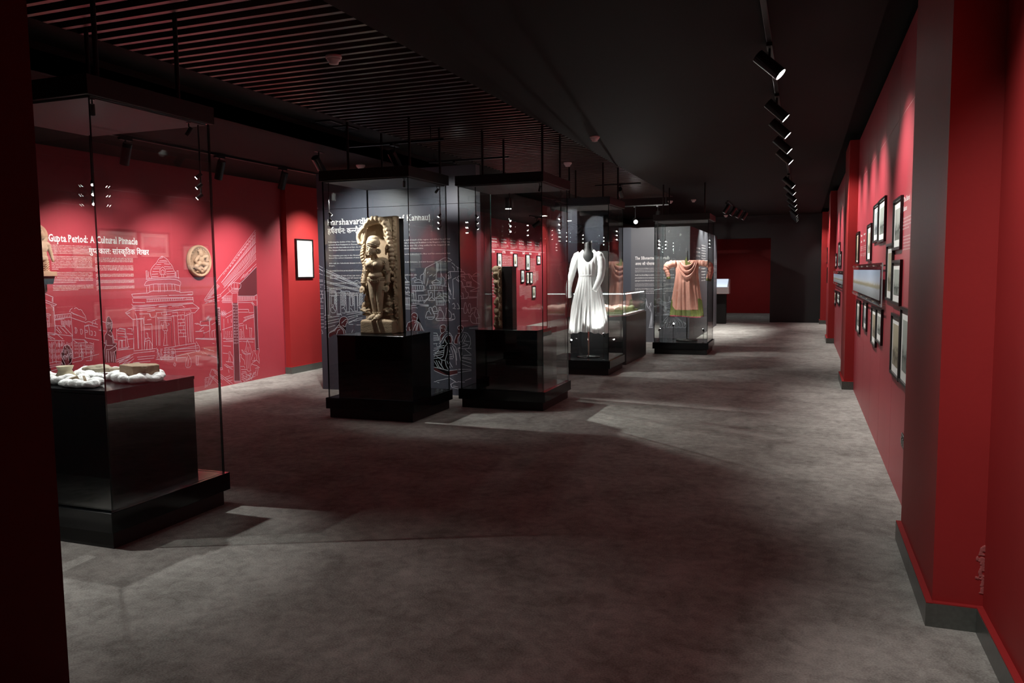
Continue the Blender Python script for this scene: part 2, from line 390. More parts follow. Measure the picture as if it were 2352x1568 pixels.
LEFT_LINES = "5711 1312 5837 1258 5834 1207|5711 1312 5706 1252|5695 1252 5848 1190 5874 1182 5854 1169 5697 1226|5830 1248 5825 1214|5809 1174 5834 1153 5831 1119|5839 1173 5840 969 5834 887|5729 1097 5777 1091 5802 1076 5783 1071 5724 1087|5728 1084 5723 963 5775 958 5780 1067|5731 1023 5779 1019|5741 1016 5740 967|5760 1011 5758 966|5742 1070 5770 1054|5751 1156 5762 1143|5840 1074 6034 1081|5844 1033 6032 1043 6047 1032 6201 977|5844 1023 5952 1030|6034 1081 6034 1025 6038 851|6019 1096 6029 1120 6054 1136|6077 1128 6102 1141 6137 1111 6150 1121 6173 1102 6180 1081 6206 1051 6212 1015 6220 1007 6203 1001|6035 1095 6081 1072 6200 1023|6054 1080 6113 1056|6201 973 6243 985 6355 945|6190 938 6241 949 6353 916|6191 945 6190 814|6202 934 6240 942 6250 841|6289 982 6354 1003|6331 979 6332 957|6288 967 6289 946|6396 982 6459 957|5840 969 5943 952 6038 851|5844 968 5834 880 6038 845|5862 954 5911 885|5903 947 5973 877|5852 927 5895 883|5697 911 5849 886 5922 822|5699 888 5837 877|5703 833 5936 803|5714 883 5793 836|5750 877 5830 830|5700 901 5833 870|6034 851 6029 610|6039 812 6176 794 6219 758 6052 769|6043 801 6093 765|6176 783 6199 763|6108 760 6103 620|6132 755 6132 631|6190 753 6190 632|6196 713 6270 703|6290 752 6286 629|6194 813 6360 774|6240 756 6281 742|6029 610 6140 623|6019 569 6133 577|6163 603 6350 623|6186 568 6252 564|6072 932 6097 920 6090 871 6068 871 6080 904 6072 929|6135 910 6163 905 6157 855 6135 856 6141 885 6135 907|6196 895 6220 890 6223 872 6198 870|6261 883 6282 875 6279 832 6262 837|6307 873 6325 864 6321 825 6304 830|5829 809 5828 583|5746 813 5745 589|5794 802 5787 591|5701 810 5712 748|5874 809 5877 740|5905 799 5905 751|5719 589 5825 601 5890 587 5903 557|5721 565 5900 572|5736 505 5874 526|5723 544 5888 559|6135 666 6133 581 6150 593 6150 657 6139 673 6147 700|6247 669 6247 619 6236 570 6256 564 6263 617 6255 672|6368 883 6453 866|6600 858 6651 885 6723 853 6727 774 6609 798|6601 881 6596 762|6669 880 6724 868|6611 828 6711 813|6562 765 6678 740|6609 656 6766 664|6599 642 6747 651|6628 744 6619 670|6660 742 6655 667|6718 774 6715 669|6394 757 6444 727|6397 931 6395 873|6408 843 6408 785|6573 533 6770 573|6580 510 6768 550|6607 496 6766 527|6642 473 6764 497|5854 1070 5856 1046|5874 1069 5876 1045|5894 1068 5896 1044|5914 1067 5916 1043|5934 1066 5936 1042|5954 1065 5956 1040|5975 1064 5976 1039|5995 1062 5996 1038|6015 1061 6017 1037|5916 1019 5917 970|5929 1014 5930 961|5942 1009 5943 952|5956 1016 5955 943|5969 1011 5970 967|5982 1006 5983 958|5996 1014 5996 949|6009 1009 6009 939|6022 1004 6024 963|6036 1011 6037 954|5715 799 5714 756|5713 742 5712 703|5710 671 5709 641|5731 793 5730 748|5729 741 5728 702|5727 680 5726 654|5747 791 5747 766|5746 738 5744 697|5744 679 5742 649|5764 797 5763 762|5763 745 5761 703|5760 685 5759 650|5780 789 5779 748|5778 733 5777 689|5776 664 5774 633|5797 787 5796 757|5795 727 5793 694|5792 667 5791 638|5814 800 5813 770|5812 730 5810 689|5810 677 5808 631|5830 787 5829 747|5828 734 5827 701|5826 672 5825 647|5847 783 5845 748|5844 718 5843 691|5842 658 5841 630|5864 790 5863 748|5862 724 5860 689|5859 664 5858 622|5881 781 5879 741|5879 727 5877 687|5876 665 5875 629|5897 777 5896 748|5895 723 5895 698|5893 664 5893 640|5915 787 5914 752|5912 718 5911 682|5910 653 5908 606|5932 784 5930 747|5929 714 5928 675|5927 656 5926 617|5948 769 5947 729|5946 711 5945 675|5944 652 5943 608|5966 785 5965 756|5964 727 5963 694|5962 664 5961 623|5983 774 5982 743|5981 713 5979 669|5978 640 5976 592|6000 772 5999 739|5998 707 5997 672|5996 641 5995 615|6018 782 6017 744|6016 717 6015 679|6014 655 6012 617|6059 754 6059 733|6058 714 6057 697|6056 677 6056 658|6075 748 6075 728|6074 715 6073 696|6072 677 6072 661|6092 750 6091 730|6090 711 6089 696|6088 673 6088 656|6108 745 6107 723|6106 711 6106 696|6105 672 6104 654|6124 744 6123 727|6122 708 6122 691|6121 670 6120 652|6140 746 6139 727|6139 707 6138 693|6137 674 6137 657|6156 745 6156 731|6155 704 6154 687|6154 672 6153 648|6173 743 6172 722|6171 707 6171 690|6170 667 6169 654|6189 742 6188 719|6188 703 6187 684|6186 667 6186 649|6206 738 6205 717|6204 704 6204 684|6203 665 6202 645|6222 738 6222 724|6221 701 6220 681|6219 661 6219 643|6239 736 6238 717|6237 697 6237 677|6236 662 6235 642|6256 736 6255 712|6254 695 6253 676|6253 662 6252 639|6272 733 6271 710|6271 697 6270 675|6269 660 6269 643|6289 729 6288 711|6288 691 6287 675|6286 654 6285 631|5696 736 5728 716 5734 692 5726 639 5708 593|5696 689 5730 689|5698 655 5716 647|5698 561 5726 530 5760 485 5782 455 5780 421 5697 432|5732 502 5727 435|5756 479 5751 432|5918 715 5925 749 5965 761 5995 746 6001 721 6020 698 6023 670 6016 587 5982 555 5966 557|5918 715 5888 677 5890 642 5914 598 5931 561|5926 652 5964 638 6022 670 5973 661 5948 632|5917 646 5927 610|5988 639 6015 637|5931 561 5926 548 5873 512 5858 480|5997 540 6019 516 6018 506|5885 518 5924 517 5936 470|6139 495 6149 522 6162 528 6173 505 6205 491|6153 522 6174 519|6480 999 6490 1021 6517 1021 6524 997 6548 966 6550 929 6524 864 6501 862|6480 999 6464 956 6466 927 6476 882 6470 853 6437 819 6434 783 6443 709|6477 955 6548 955|6480 933 6503 946 6538 937|6519 923 6536 918|6523 860 6539 833 6558 780 6554 721 6595 725 6589 703 6501 659 6448 664|6482 830 6524 798 6538 811 6545 722|6443 709 6422 659 6417 528|6455 766 6456 708 6539 700|6557 691 6587 673 6585 644 6543 625|6557 624 6567 511|6474 647 6474 522|6508 636 6510 525|6534 626 6536 515|6448 657 6443 525|7314 1696 7277 1673 7251 1650 7225 1613 7188 1590 7138 1544 7123 1495 7142 1431|7314 1696 7397 1661 7419 1624 7466 1587 7493 1521 7517 1502 7521 1455|7302 1692 7325 1678 7282 1668|7275 1641 7384 1647|7249 1622 7395 1628|7224 1595 7296 1600|7345 1605 7430 1601|7198 1567 7282 1569|7342 1572 7453 1568|7173 1544 7274 1547|7365 1545 7470 1548|7159 1513 7254 1512|7375 1512 7487 1516|7146 1481 7240 1485|7373 1484 7498 1488|7144 1454 7244 1456|7371 1456 7508 1460|7312 1568 7274 1540 7265 1494|7312 1568 7353 1545 7362 1494|7282 1485 7291 1522 7316 1535 7339 1521 7339 1485|7270 1480 7361 1480|7294 1476 7298 1448|7324 1471 7328 1448|7061 1432 7061 1522 7079 1522 7073 1441|7101 1513 7091 1450 7108 1441|7055 1423 7143 1436 7507 1446 7576 1436|7028 1361 7059 1405 7130 1418 7493 1423 7580 1398 7598 1369 7576 1332|7028 1361 7032 1347 7185 1371 7244 1366 7452 1367 7577 1341|7054 1333 7056 1270|7161 1363 7162 1285|7233 1371 7232 1274|7262 1365 7260 1273|7329 1369 7329 1272|7372 1368 7373 1289|7452 1362 7450 1297|7495 1357 7497 1286|7576 1332 7574 1265|7102 1350 7103 1278|7061 1261 7133 1286 7497 1281 7578 1265|7524 1512 7526 1436|7557 1521 7563 1427|7538 1521 7563 1521|7505 1502 7507 1437|6835 1258 7056 1265|6835 1258 6850 1227 7368 1224|7393 1228 7778 1221|7571 1256 7787 1259 7789 1230 7699 1231|6855 1213 7789 1191 7792 1133|6843 1205 6851 1160|6846 1165 7020 1154|7043 1162 7787 1162|7045 1193 7644 1187|6828 1144 6849 1125 7785 1123|6831 1108 7192 1115|7227 1104 7784 1114 7888 1051|6734 1051 6830 1091 7167 1093|6734 1051 6833 971 6985 975|6744 1042 6799 1048|7740 1057 7888 1051 7803 996 7750 999|7227 1100 7360 1098|7434 1095 7599 1097 7636 1072|6867 1071 7165 1066 7456 1047 7747 1057|7047 1049 7164 1056|7180 1028 7418 1035 7506 1040 7739 1038|6838 966 6826 620|6889 981 6888 632|6904 953 6894 631|6951 977 6943 608|6997 993 6978 614|6888 967 6984 971 6986 912|6876 1035 6894 976|6931 1028 7080 1024 7084 988|7086 1024 7100 978 7159 979 7167 1001|7171 983 7161 643|7206 972 7196 640|7189 973 7414 969 7451 976 7453 616|7200 958 7412 950 7403 621|7228 943 7214 638|7411 932 7403 621|7240 933 7411 927|7280 995 7403 998|7186 1028 7183 982|7264 1024 7268 996|7343 1029 7344 1001|7429 1015 7517 1020 7521 973 7427 987|7514 973 7516 610|7633 1014 7632 600|7671 1003 7673 635|7739 1038 7726 630|7711 1010 7707 642|7630 966 7736 990|7762 988 7759 627|7528 982 7618 982|7518 930 7627 928|7515 887 7631 885|7519 849 7635 851|7516 801 7638 793|7520 763 7642 754|7517 716 7645 710|7572 974 7573 931|7601 930 7601 887|7560 884 7560 846|7602 843 7603 795|7554 799 7554 760|7603 757 7600 709|7003 902 7107 900|6999 848 7080 842|7107 895 7100 612|7041 954 7099 955|6825 611 7147 607|6818 585 7133 581|7279 604 7452 602|7452 607 7792 615|7456 568 7844 581|7277 576 7842 551|7263 549 7867 519|7444 484 7785 507|7273 520 7441 522|7247 495 7444 474|7159 615 7221 461|7444 579 7466 424|7468 462 7622 456|7792 615 7798 506|6812 577 6602 519|6767 563 6611 501|6810 550 6652 479|6819 522 6705 464|6865 535 7129 526|6874 507 7116 500|6760 457 6973 451|6805 479 7055 469|7138 479 7417 449|7286 902 7312 919 7328 894 7320 862 7364 869 7377 887|7292 892 7278 865 7248 881|7278 865 7269 819 7292 808 7294 743 7268 633|7326 853 7348 814 7321 787 7324 740 7324 637|7292 808 7341 809|7268 633 7342 631|7290 780 7324 778|7262 903 7248 876|7359 897 7376 873|7019 801 7036 800 7038 745 7072 733|7004 748 6989 704 7060 716 7102 648|6989 695 6978 614|7024 701 7011 602|7058 698 7063 597|7091 658 7087 604|6997 730 7050 744|7807 633 7832 601 7869 549 7852 501 7798 506 7791 595|7782 458 7883 443|7795 447 7788 340 7821 336 7835 443|7651 491 7676 469 7711 397 7693 321 7601 327 7620 417 7649 462|7659 413 7647 336|7427 410 7451 388 7436 361 7413 383 7427 410|7161 597 7185 596|7217 594 7252 592|7278 591 7311 589|7329 588 7362 587|7392 585 7427 584|7164 580 7191 579|7215 577 7248 576|7273 574 7298 573|7332 571 7376 569|7392 568 7424 567|7157 564 7182 562|7212 561 7238 559|7276 557 7303 556|7327 555 7353 553|7386 552 7422 550|7162 547 7199 545|7213 544 7241 543|7272 541 7302 539|7326 538 7357 536|7389 535 7434 532|7160 530 7191 529|7210 528 7248 525|7272 524 7315 522|7331 521 7364 519|7390 518 7424 516|7160 514 7192 512|7214 511 7239 509|7265 508 7296 506|7327 504 7357 502|7382 501 7426 498|7151 498 7179 496|7210 494 7248 492|7269 491 7303 489|7327 487 7370 485|7379 484 7414 482|7153 481 7183 479|7214 477 7244 475|7269 474 7304 472|7323 471 7350 469|7385 467 7421 465|7057 1192 7055 1161|7084 1192 7082 1162|7112 1191 7110 1162|7140 1191 7138 1162|7169 1190 7167 1162|7197 1190 7195 1161|7226 1189 7224 1162|7254 1189 7253 1162|7283 1188 7281 1162|7312 1188 7311 1162|7341 1187 7340 1162|7371 1187 7369 1162|7400 1185 7399 1162|7430 1185 7429 1162|7460 1184 7459 1162|7490 1184 7489 1162|7520 1183 7519 1162|7551 1183 7550 1162|7582 1182 7580 1162|7612 1182 7611 1162|7670 1190 7671 1165|7696 1190 7697 1164|7722 1189 7723 1163|7749 1188 7750 1162|7775 1187 7776 1161|7794 860 7848 861 7914 822|7891 883 8008 881|7891 883 7894 833 8012 831|7801 761 7952 760|7795 668 8113 637|7950 740 7946 671|8058 893 8064 762|7992 737 8049 753 8057 662|7937 532 7978 528|8019 504 8061 500|7933 478 7975 469|8001 446 8099 416|6637 882 6721 859 6724 824|6614 858 6715 842 6716 780|6610 797 6711 781|6755 874 6815 865 6813 835|6740 814 6821 803|6747 751 6840 752|6835 842 6821 638 6610 641|6607 754 6714 745|6622 744 6616 658|6670 740 6670 661|6738 787 6751 662|8062 907 8105 905|8061 904 8097 886|8057 901 8076 874|8051 900 8049 870|8046 902 8023 877|8042 905 8005 892|8041 909 7999 911|8043 912 8007 930|8047 915 8027 942|8052 916 8054 946|8058 914 8081 939|8061 911 8099 924|9036 2084 8627 1731 8465 1582 8287 1444 7984 1157|9039 2030 8659 1725|9032 1915 8736 1696 8607 1598 8313 1364|9030 1785 8726 1538 8564 1442 8351 1298|9030 1685 8560 1375 8471 1332 8282 1212|9025 1615 8684 1403|9029 1577 8704 1365 8647 1344|7984 1150 8282 1212 8292 1190 7990 1100|8004 1157 8240 1206|7993 1136 8216 1149|8011 1114 8257 1133|8767 1478 8708 1425|8848 1485 8753 1425|8958 1576 8884 1515|8515 1353 8560 1364 8681 1351 8693 1328 8676 1283 8654 1280|8515 1353 8491 1317 8500 1287 8632 1284|8554 1278 8654 1276|8488 1265 8642 1261|8497 1243 8629 1243|8507 1220 8617 1225|8446 1288 8455 1259 8507 1220 8497 1067|8617 1225 8607 1062|8559 1353 8550 1293|8614 1352 8616 1292|8311 1160 8355 1188 8494 1184|8614 1180 8957 1169 9017 1190|8298 1124 8490 1117|8610 1116 9012 1113|8307 1106 8488 1099|8620 1093 8893 1083 8961 1047|9017 1183 9014 1045|8905 1094 8949 1053|8510 1272 8300 1161|9025 1878 9022 1786|9007 1864 9005 1774|8989 1851 8989 1762|8971 1838 8973 1750|8953 1824 8956 1737|8936 1811 8940 1725|8918 1798 8924 1713|8900 1784 8907 1701|8883 1771 8891 1689|8865 1758 8875 1677|8848 1745 8859 1665|8830 1732 8843 1653|8813 1719 8827 1642|8796 1706 8811 1630|8779 1693 8795 1618|8761 1680 8779 1606|8744 1667 8763 1594|8727 1654 8748 1583|8710 1641 8732 1571|8693 1628 8716 1559|8676 1615 8700 1548|8659 1603 8685 1536|8642 1590 8669 1524|8626 1577 8654 1513|8609 1565 8638 1501|8592 1552 8622 1490|8575 1540 8607 1478|8559 1527 8592 1467|8542 1515 8576 1456|8526 1502 8561 1444|8509 1490 8546 1433|8493 1477 8530 1422|8476 1465 8515 1410|8460 1453 8500 1399|8444 1440 8485 1388|8427 1428 8470 1377|8411 1416 8455 1365|8395 1404 8440 1354|8379 1392 8425 1343|8363 1379 8410 1332|8347 1367 8395 1321|8331 1355 8380 1310|9028 1991 9023 1915|9007 1973 9001 1898|8987 1955 8980 1882|8966 1937 8958 1866|8946 1919 8937 1849|8926 1901 8916 1833|8905 1884 8895 1817|8885 1866 8874 1801|8865 1848 8853 1785|8845 1831 8832 1769|8825 1813 8811 1753|8805 1796 8790 1737|8785 1778 8770 1721|8765 1761 8749 1705|8745 1744 8728 1690|8726 1727 8708 1674|8706 1709 8688 1658|8687 1692 8667 1643|8667 1675 8647 1627|8648 1658 8627 1612|8628 1641 8607 1597|8609 1625 8586 1581|8590 1608 8566 1566|8570 1591 8546 1551|8551 1574 8527 1535|8532 1557 8507 1520|8513 1541 8487 1505|8494 1524 8467 1490|8475 1508 8448 1475|8456 1491 8428 1460|8438 1475 8409 1445|8419 1458 8389 1430|8400 1442 8370 1416|8382 1426 8351 1401|8363 1410 8331 1386|8345 1393 8312 1371|9018 1754 9019 1694|8996 1738 8999 1681|8975 1722 8980 1668|8954 1707 8960 1655|8932 1691 8940 1643|8911 1675 8921 1630|8890 1660 8901 1617|8869 1645 8882 1605|8848 1629 8862 1592|8828 1614 8843 1580|8807 1599 8824 1567|8786 1583 8805 1555|8765 1568 8785 1543|8745 1553 8766 1530|8724 1538 8747 1518|8704 1523 8728 1506|8684 1508 8709 1493|8663 1493 8691 1481|8643 1478 8672 1469|8623 1464 8653 1457|8603 1449 8634 1445|8583 1434 8616 1433|8563 1419 8597 1421|8543 1405 8579 1409|8523 1390 8560 1397|8504 1376 8542 1385|8484 1361 8524 1373|8464 1347 8505 1362|8445 1332 8487 1350|8425 1318 8469 1338|9036 2053 9011 2031|8988 2012 8954 1982|8944 1974 8921 1954|8900 1936 8878 1918|8853 1896 8819 1867|8806 1856 8784 1837|8764 1821 8731 1792|8717 1781 8697 1763|8674 1743 8644 1718|8631 1707 8602 1682|8590 1672 8558 1644|8543 1632 8523 1615|8502 1596 8484 1581|8460 1561 8441 1545|8418 1525 8396 1506|8380 1493 8359 1474|9031 2007 9012 1992|8979 1965 8953 1944|8933 1928 8909 1909|8883 1888 8861 1870|8834 1849 8808 1828|8792 1815 8772 1799|8742 1775 8715 1753|8695 1737 8670 1717|8651 1702 8626 1682|8605 1665 8584 1649|8563 1631 8538 1611|8515 1593 8487 1570|8222 1351 8272 1316|8207 1338 8258 1305|8192 1325 8244 1295|8178 1312 8230 1284|8163 1299 8216 1274|8148 1286 8202 1263|8134 1273 8188 1253|8119 1260 8174 1242|8105 1247 8161 1232|8090 1235 8147 1221|8076 1222 8133 1211|8061 1209 8119 1201|8047 1196 8106 1191|8032 1183 8092 1180|8329 1174 8316 1131|8343 1174 8331 1130|8357 1173 8346 1130|8371 1173 8361 1129|8385 1172 8376 1129|8400 1172 8391 1128|8414 1171 8406 1128|8428 1171 8421 1127|8442 1170 8437 1126|8457 1170 8452 1126|8471 1170 8467 1125|8486 1169 8482 1125|8633 1172 8630 1127|8650 1171 8647 1127|8667 1171 8664 1126|8683 1170 8681 1126|8700 1169 8698 1126|8717 1169 8714 1126|8734 1168 8731 1126|8751 1168 8748 1125|8768 1167 8766 1125|8785 1167 8783 1125|8802 1166 8800 1125|8820 1166 8817 1124|8837 1165 8834 1124|8854 1165 8852 1124|8871 1164 8869 1124|8889 1163 8886 1123|8906 1163 8904 1123|8924 1162 8921 1123|8941 1162 8939 1123|8959 1161 8957 1122|8187 1050 8172 636 8164 245|8255 1046 8253 742|8262 709 8250 250|8192 1041 8254 1042|8161 1090 8204 1053|8510 1100 8496 774 8488 363 8474 42|8613 1096 8605 766 8597 351 8595 26|8468 43 8614 23 8619 6 8479 25|8936 1041 8934 692 8936 401|9011 1098 9002 739 9004 438|8881 1086 8936 1037|8164 252 8256 250 8260 225 8169 228|8063 257 8394 11|8014 183 8218 3|8063 257 8020 190 8046 171 8231 34|8091 253 8442 13|8105 204 8258 87|8292 997 8311 939|8358 945 8491 987|8362 904 8488 938|8326 890 8315 624|8402 886 8404 829|8467 882 8469 833|8288 748 8490 782|8292 634 8480 619|8301 593 8478 578|8349 613 8479 594|8613 1001 8824 991 8828 945 8924 944|8611 963 8809 953|8717 884 8935 914|8714 842 8933 880|8701 826 8777 847|8611 774 8723 783|8613 799 8700 810|8613 608 8927 582|8606 592 8920 566|8647 563 8899 533|8604 567 8697 559|8815 735 8878 726 8857 588|8833 717 8832 607|8761 789 8776 721 8758 731 8761 781|8633 723 8658 729 8656 604|8697 768 8712 608|7893 854 7906 884 8009 881|7913 829 8043 820|7818 851 7882 851|7812 759 7919 755|8054 898 8055 749|7877 770 7955 811|7939 734 7988 734|7807 674 8172 644|7891 656 8165 627|8094 825 8168 852|8094 746 8162 757|8094 738 8095 666|8139 742 8139 663|7949 717 7946 671|8292 537 8438 516|8280 441 8373 424|7938 538 8122 481|7987 451 8184 387|8095 587 8129 580|7901 479 7922 473|8760 562 8785 568 8790 543 8837 471 8844 385 8811 363 8805 168 8829 139 8759 139 8736 176 8735 371|8760 562 8756 503 8713 423 8762 402|8646 447 8665 445 8711 390 8812 388|8652 438 8675 402 8735 371 8825 378|8773 367 8768 181|8805 474 8788 407|8767 477 8751 420|8891 414 8923 407 8921 377 8952 348 8961 279 8842 240 8833 207|8878 407 8876 373 8839 292|8857 273 8961 270 9010 221|8841 232 8956 193 9007 161|8971 432 9010 429 9014 394 8991 344 9011 238|8911 318 8895 269|8915 163 8980 164 8947 56|8933 144 8909 61|8398 446 8427 443 8431 410 8465 382 8480 331 8470 266|8391 438 8400 388 8377 309|8331 322 8460 300 8475 257|8317 291 8408 240 8468 241|8338 256 8454 202|8293 286 8361 237|8371 212 8380 169|8411 371 8414 321|8612 391 8642 380 8634 347 8693 299 8702 239|8605 384 8611 283|8614 224 8688 216 8699 189|8624 181 8735 168|8634 146 8721 144|8620 123 8733 126|8756 97 8806 74|8663 8 8842 35|8727 25 8908 52|8306 113 8401 126|8316 88 8448 103|8350 59 8445 62|7934 155 7993 157|8001 157 8042 158|8075 158 8121 159|7923 135 7964 137|7993 138 8034 140|8062 141 8095 143|7924 115 7957 117|7984 120 8027 123|8050 125 8087 128|7926 95 7969 100|7978 101 8005 104|8033 107 8067 111|7923 75 7948 79|7970 82 7999 87|8019 90 8054 96|7920 54 7954 62|7965 64 7992 70|8007 73 8044 81|7922 35 7947 42|7956 45 7976 51|7998 57 8027 65|8527 1080 8527 1068|8526 1041 8525 1026|8524 1000 8524 982|8523 961 8523 942|8522 923 8521 904|8521 881 8520 869|8519 841 8519 826|8518 801 8518 788|8517 764 8516 743|8516 722 8515 701|8514 685 8514 667|8513 644 8512 625|8512 602 8511 588|8510 565 8510 543|8545 1079 8544 1061|8544 1038 8543 1026|8543 1002 8542 988|8541 961 8541 940|8540 922 8540 908|8539 881 8538 866|8537 841 8537 826|8536 802 8535 780|8535 764 8534 749|8534 721 8533 700|8532 682 8532 662|8531 642 8531 626|8530 600 8529 584|8528 563 8528 543|8569 1076 8569 1060|8568 1037 8567 1017|8567 996 8566 979|8565 961 8565 946|8564 916 8564 903|8563 881 8562 861|8562 839 8561 822|8560 800 8560 781|8559 758 8558 740|8558 720 8557 703|8556 679 8556 662|8555 638 8555 624|8554 601 8553 582|8553 559 8552 539|8593 1077 8593 1056|8592 1039 8592 1021|8591 999 8590 978|8590 960 8589 945|8588 920 8588 907|8587 877 8586 858|8586 839 8585 825|8585 797 8584 779|8583 760 8583 740|8582 720 8582 705|8581 679 8580 665|8579 637 8579 618|8578 597 8578 580|8577 559 8576 542|8203 1040 8203 1026|8203 1010 8203 995|8203 979 8203 967|8203 950 8203 932|8203 925 8202 910|8202 894 8202 875|8202 868 8202 851|8202 835 8202 816|8226 1037 8226 1023|8226 1008 8226 992|8225 981 8225 969|8225 950 8225 939|8225 923 8225 911|8225 892 8225 881|8225 863 8225 851|8225 836 8225 817|8243 1037 8243 1025|8243 1010 8243 996|8243 978 8243 961|8242 950 8242 934|8242 919 8242 908|8242 892 8242 874|8242 865 8242 850|8242 836 8242 819|8321 727 8320 701|8320 696 8319 674|8319 667 8318 641|8356 724 8355 702|8355 697 8355 678|8354 666 8353 640|8391 723 8391 701|8390 694 8389 668|8389 661 8389 647|8427 718 8426 698|8426 690 8425 671|8424 658 8424 641|8462 718 8462 700|8461 684 8460 664|8460 657 8460 641|8631 706 8631 685|8630 675 8630 654|8629 643 8628 617|8681 701 8680 679|8680 670 8679 655|8679 641 8678 622|8742 882 8745 853|8765 886 8768 857|8788 889 8791 859|8810 892 8814 862|8834 895 8837 865|8857 898 8860 868|8880 901 8883 871|8903 904 8907 874|8927 907 8930 877|8065 910 8108 907|8064 906 8099 889|8059 903 8079 876|8054 903 8052 873|8049 904 8026 879|8045 907 8008 894|8044 911 8002 913|8046 914 8010 932|8050 917 8030 944|8055 918 8057 948|8060 916 8083 941|8064 913 8102 926|8336 958 8385 956|8334 954 8375 935|8330 951 8352 921|8324 950 8322 917|8318 952 8292 924|8314 955 8271 941|8312 959 8264 962|8314 964 8274 982|8319 966 8296 996|8325 967 8327 1001|8331 966 8357 993|8335 962 8378 977|8622 106 8654 106|8706 107 8740 107|8788 107 8822 107|8876 107 8917 107|8652 93 8677 94|8721 94 8750 94|8799 95 8838 96|8865 96 8896 96|8667 80 8688 80|8741 82 8770 82|8803 83 8827 84|8867 85 8898 85|8621 76 8659 76|8697 76 8736 76|8768 76 8805 76|8847 76 8877 75|8644 63 8672 63|8711 64 8740 64|8782 64 8812 64|8843 64 8865 64|8670 50 8698 51|8723 51 8748 51|8786 52 8817 53|8841 53 8868 54|8623 46 8656 46|8683 46 8705 45|8758 45 8783 45|8820 44 8853 44|8647 33 8672 33|8699 33 8731 33|8759 33 8780 33|8820 33 8839 33|8664 20 8689 20|8716 20 8743 21|8768 21 8786 21|8819 22 8835 22"
LEFT_FILL = "8682 1366 9029 1577 9017 1183 8957 1169 8625 1179 8642 1269|8197 1033 8271 1030 8250 250 8164 245|8510 1092 8618 1088 8595 26 8474 42|8942 1033 9014 1029 9006 412 8941 418|5918 715 5925 749 5965 761 5995 746 6001 721 6020 698 6023 670 6016 587 5982 555 5997 540 6022 509 6015 397 5851 418 5858 480 5873 512 5926 548 5931 561 5914 598 5890 642 5888 677|6480 999 6490 1021 6517 1021 6524 997 6548 966 6550 929 6524 864 6539 833 6558 780 6554 721 6595 725 6589 703 6585 644 6561 624 6566 504 6417 521 6422 659 6443 709 6434 783 6437 819 6470 853 6476 882 6466 927 6464 956|5696 736 5728 716 5734 692 5726 639 5708 593 5698 561 5726 530 5760 485 5782 455 5780 421 5682 434"
